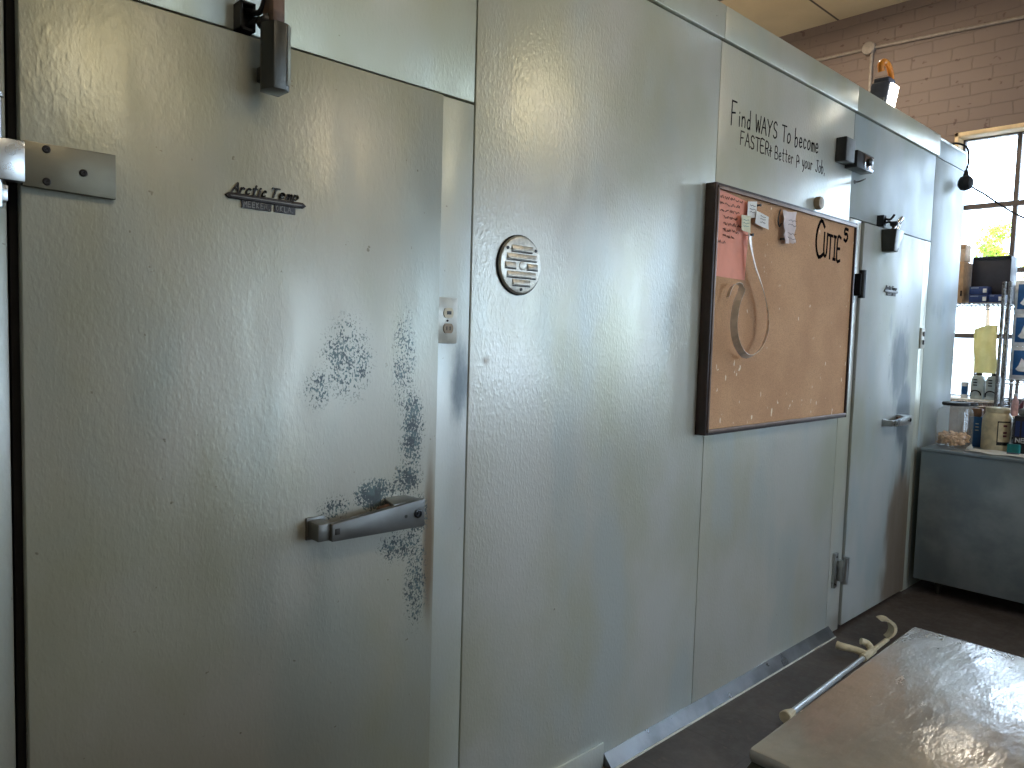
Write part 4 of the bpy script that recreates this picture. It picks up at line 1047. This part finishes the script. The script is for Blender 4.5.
bm = BM(); tube(bm, smooth_path([P1+d*.09, P1+d*.11+Vector((0, .03, .02)), P1+d*.09+Vector((0, .055, .03))], 4), .016, 12)
tube(bm, [P1+d*.10, P1+d*.28, P1+d*.315+Vector((0, .005, -.008))], [.012, .011, .009], 14)
obj('elbow_joint', bm, 'creamjug', cr)
bm = BM(); prev = None; cc = P1+d*.285+Vector((.0, .020, .056)); nC = 16; HR = Vector((.725, -.688, 0)); HD = Vector((.688, .725, 0))
for i in range(nC+1):
    a = R(118)-R(190)*i/nC
    rad = .055; wdt = .035*(1-.55*abs(i/nC-.4))
    thk = .006+.010*math.sin(math.pi*i/nC)
    p = cc+HR*math.cos(a)*rad+Vector((0, 0, math.sin(a)*rad*.95))
    pin_ = cc+HR*math.cos(a)*(rad-thk)+Vector((0, 0, math.sin(a)*(rad-thk)*.95))
    ring = [bm.verts.new(q) for q in (p+HD*wdt, p-HD*wdt, pin_-HD*wdt, pin_+HD*wdt)]
    if prev:
        for j in range(4): bm.faces.new((prev[j], prev[(j+1) % 4], ring[(j+1) % 4], ring[j]))
    else: bm.faces.new(ring[::-1])
    prev = ring
bm.faces.new(prev); bmesh.ops.recalc_face_normals(bm, faces=bm.faces[:])
obj('arm_cuff', bm, 'creamjug', cr, label='cream plastic arm cuff', smooth=True)

# ---------------------------------------------------------------- ceiling lamps the room has (out of frame)
for x, y, en in ((.6, -3.4, 15), (4.0, -3.4, 14), (5.2, 1.2, 34)):
    t = thing('ceiling_lamp', (x, y, 4.37), 'tube lamp fixed to the ceiling', 'ceiling lamp', 'tube lamps on the ceiling')
    bm = BM(); box(bm, x-.6, x+.6, y-.09, y+.09, 4.33, 4.3697, .01); obj('housing', bm, 'whitepaint', t)
    for dy in (-.045, .045):
        bm = BM(); tube(bm, [(x-.57, y+dy, 4.305), (x+.57, y+dy, 4.305)], .018, 14); obj('tube', bm, 'tube', t)
    light('ceiling_lamp_light', 'AREA', (x, y, 4.27), (0, 0, 0), en, (1, .87, .68), 1.1, .16)
light('work_lamp_light', 'AREA', (4.27, -.004, 2.83), (R(-80), 0, 0), 2, (1, .92, .78), .15, .1)

# ---------------------------------------------------------------- outdoors
bm = BM(); box(bm, 7.1, 120, -80, 80, -.35, -.25); obj('ground', bm, 'yard', kind=S)
def tree(x, y, h, r, seed, label, nl=2600):
    rng = random.Random(seed)
    t = thing('tree', (x, y, -.25), label, 'tree', 'trees outside the window')
    bm = BM(); tube(bm, smooth_path([(x, y, -.25), (x+.05*h, y, h*.3), (x-.02*h, y+.03*h, h*.62)], 5), [h*.012]*6+[h*.008]*5, 10)
    for k_ in range(7):
        a = rng.uniform(0, 6.28); tube(bm, [(x, y, h*.38+k_*.03*h), (x+math.cos(a)*r*.5, y+math.sin(a)*r*.5, h*.6+rng.uniform(0, .1)*h)], [h*.012, h*.005], 6)
    obj('trunk', bm, 'bark', t)
    bm = BM(); blobs = [(x+rng.uniform(-.6, .6)*r, y+rng.uniform(-.6, .6)*r, h*.72+rng.uniform(-.9, .75)*r, r*rng.uniform(.3, .5)) for _ in range(16)]
    for i in range(nl):
        b = blobs[i % 16]; v_ = Vector((rng.gauss(0, 1), rng.gauss(0, 1), rng.gauss(0, 1))).normalized()*b[3]*rng.uniform(.6, 1.05)
        c_ = Vector(b[:3])+v_; a = Vector((rng.gauss(0, 1), rng.gauss(0, 1), rng.gauss(0, 1))).normalized(); b_ = a.orthogonal().normalized(); s_ = r*.09
        bm.faces.new([bm.verts.new(q) for q in (c_-a*s_, c_+b_*s_*.5, c_+a*s_, c_-b_*s_*.5)])
    obj('foliage', bm, 'leaf', t)
tree(60, 13.9, 12.0, 1.4, 1, 'small yellow green tree seen through the window above the charcoal box')

tree(80, 15.4, 11.0, 1.3, 3, 'distant tree low in the window at the photo\'s right edge')
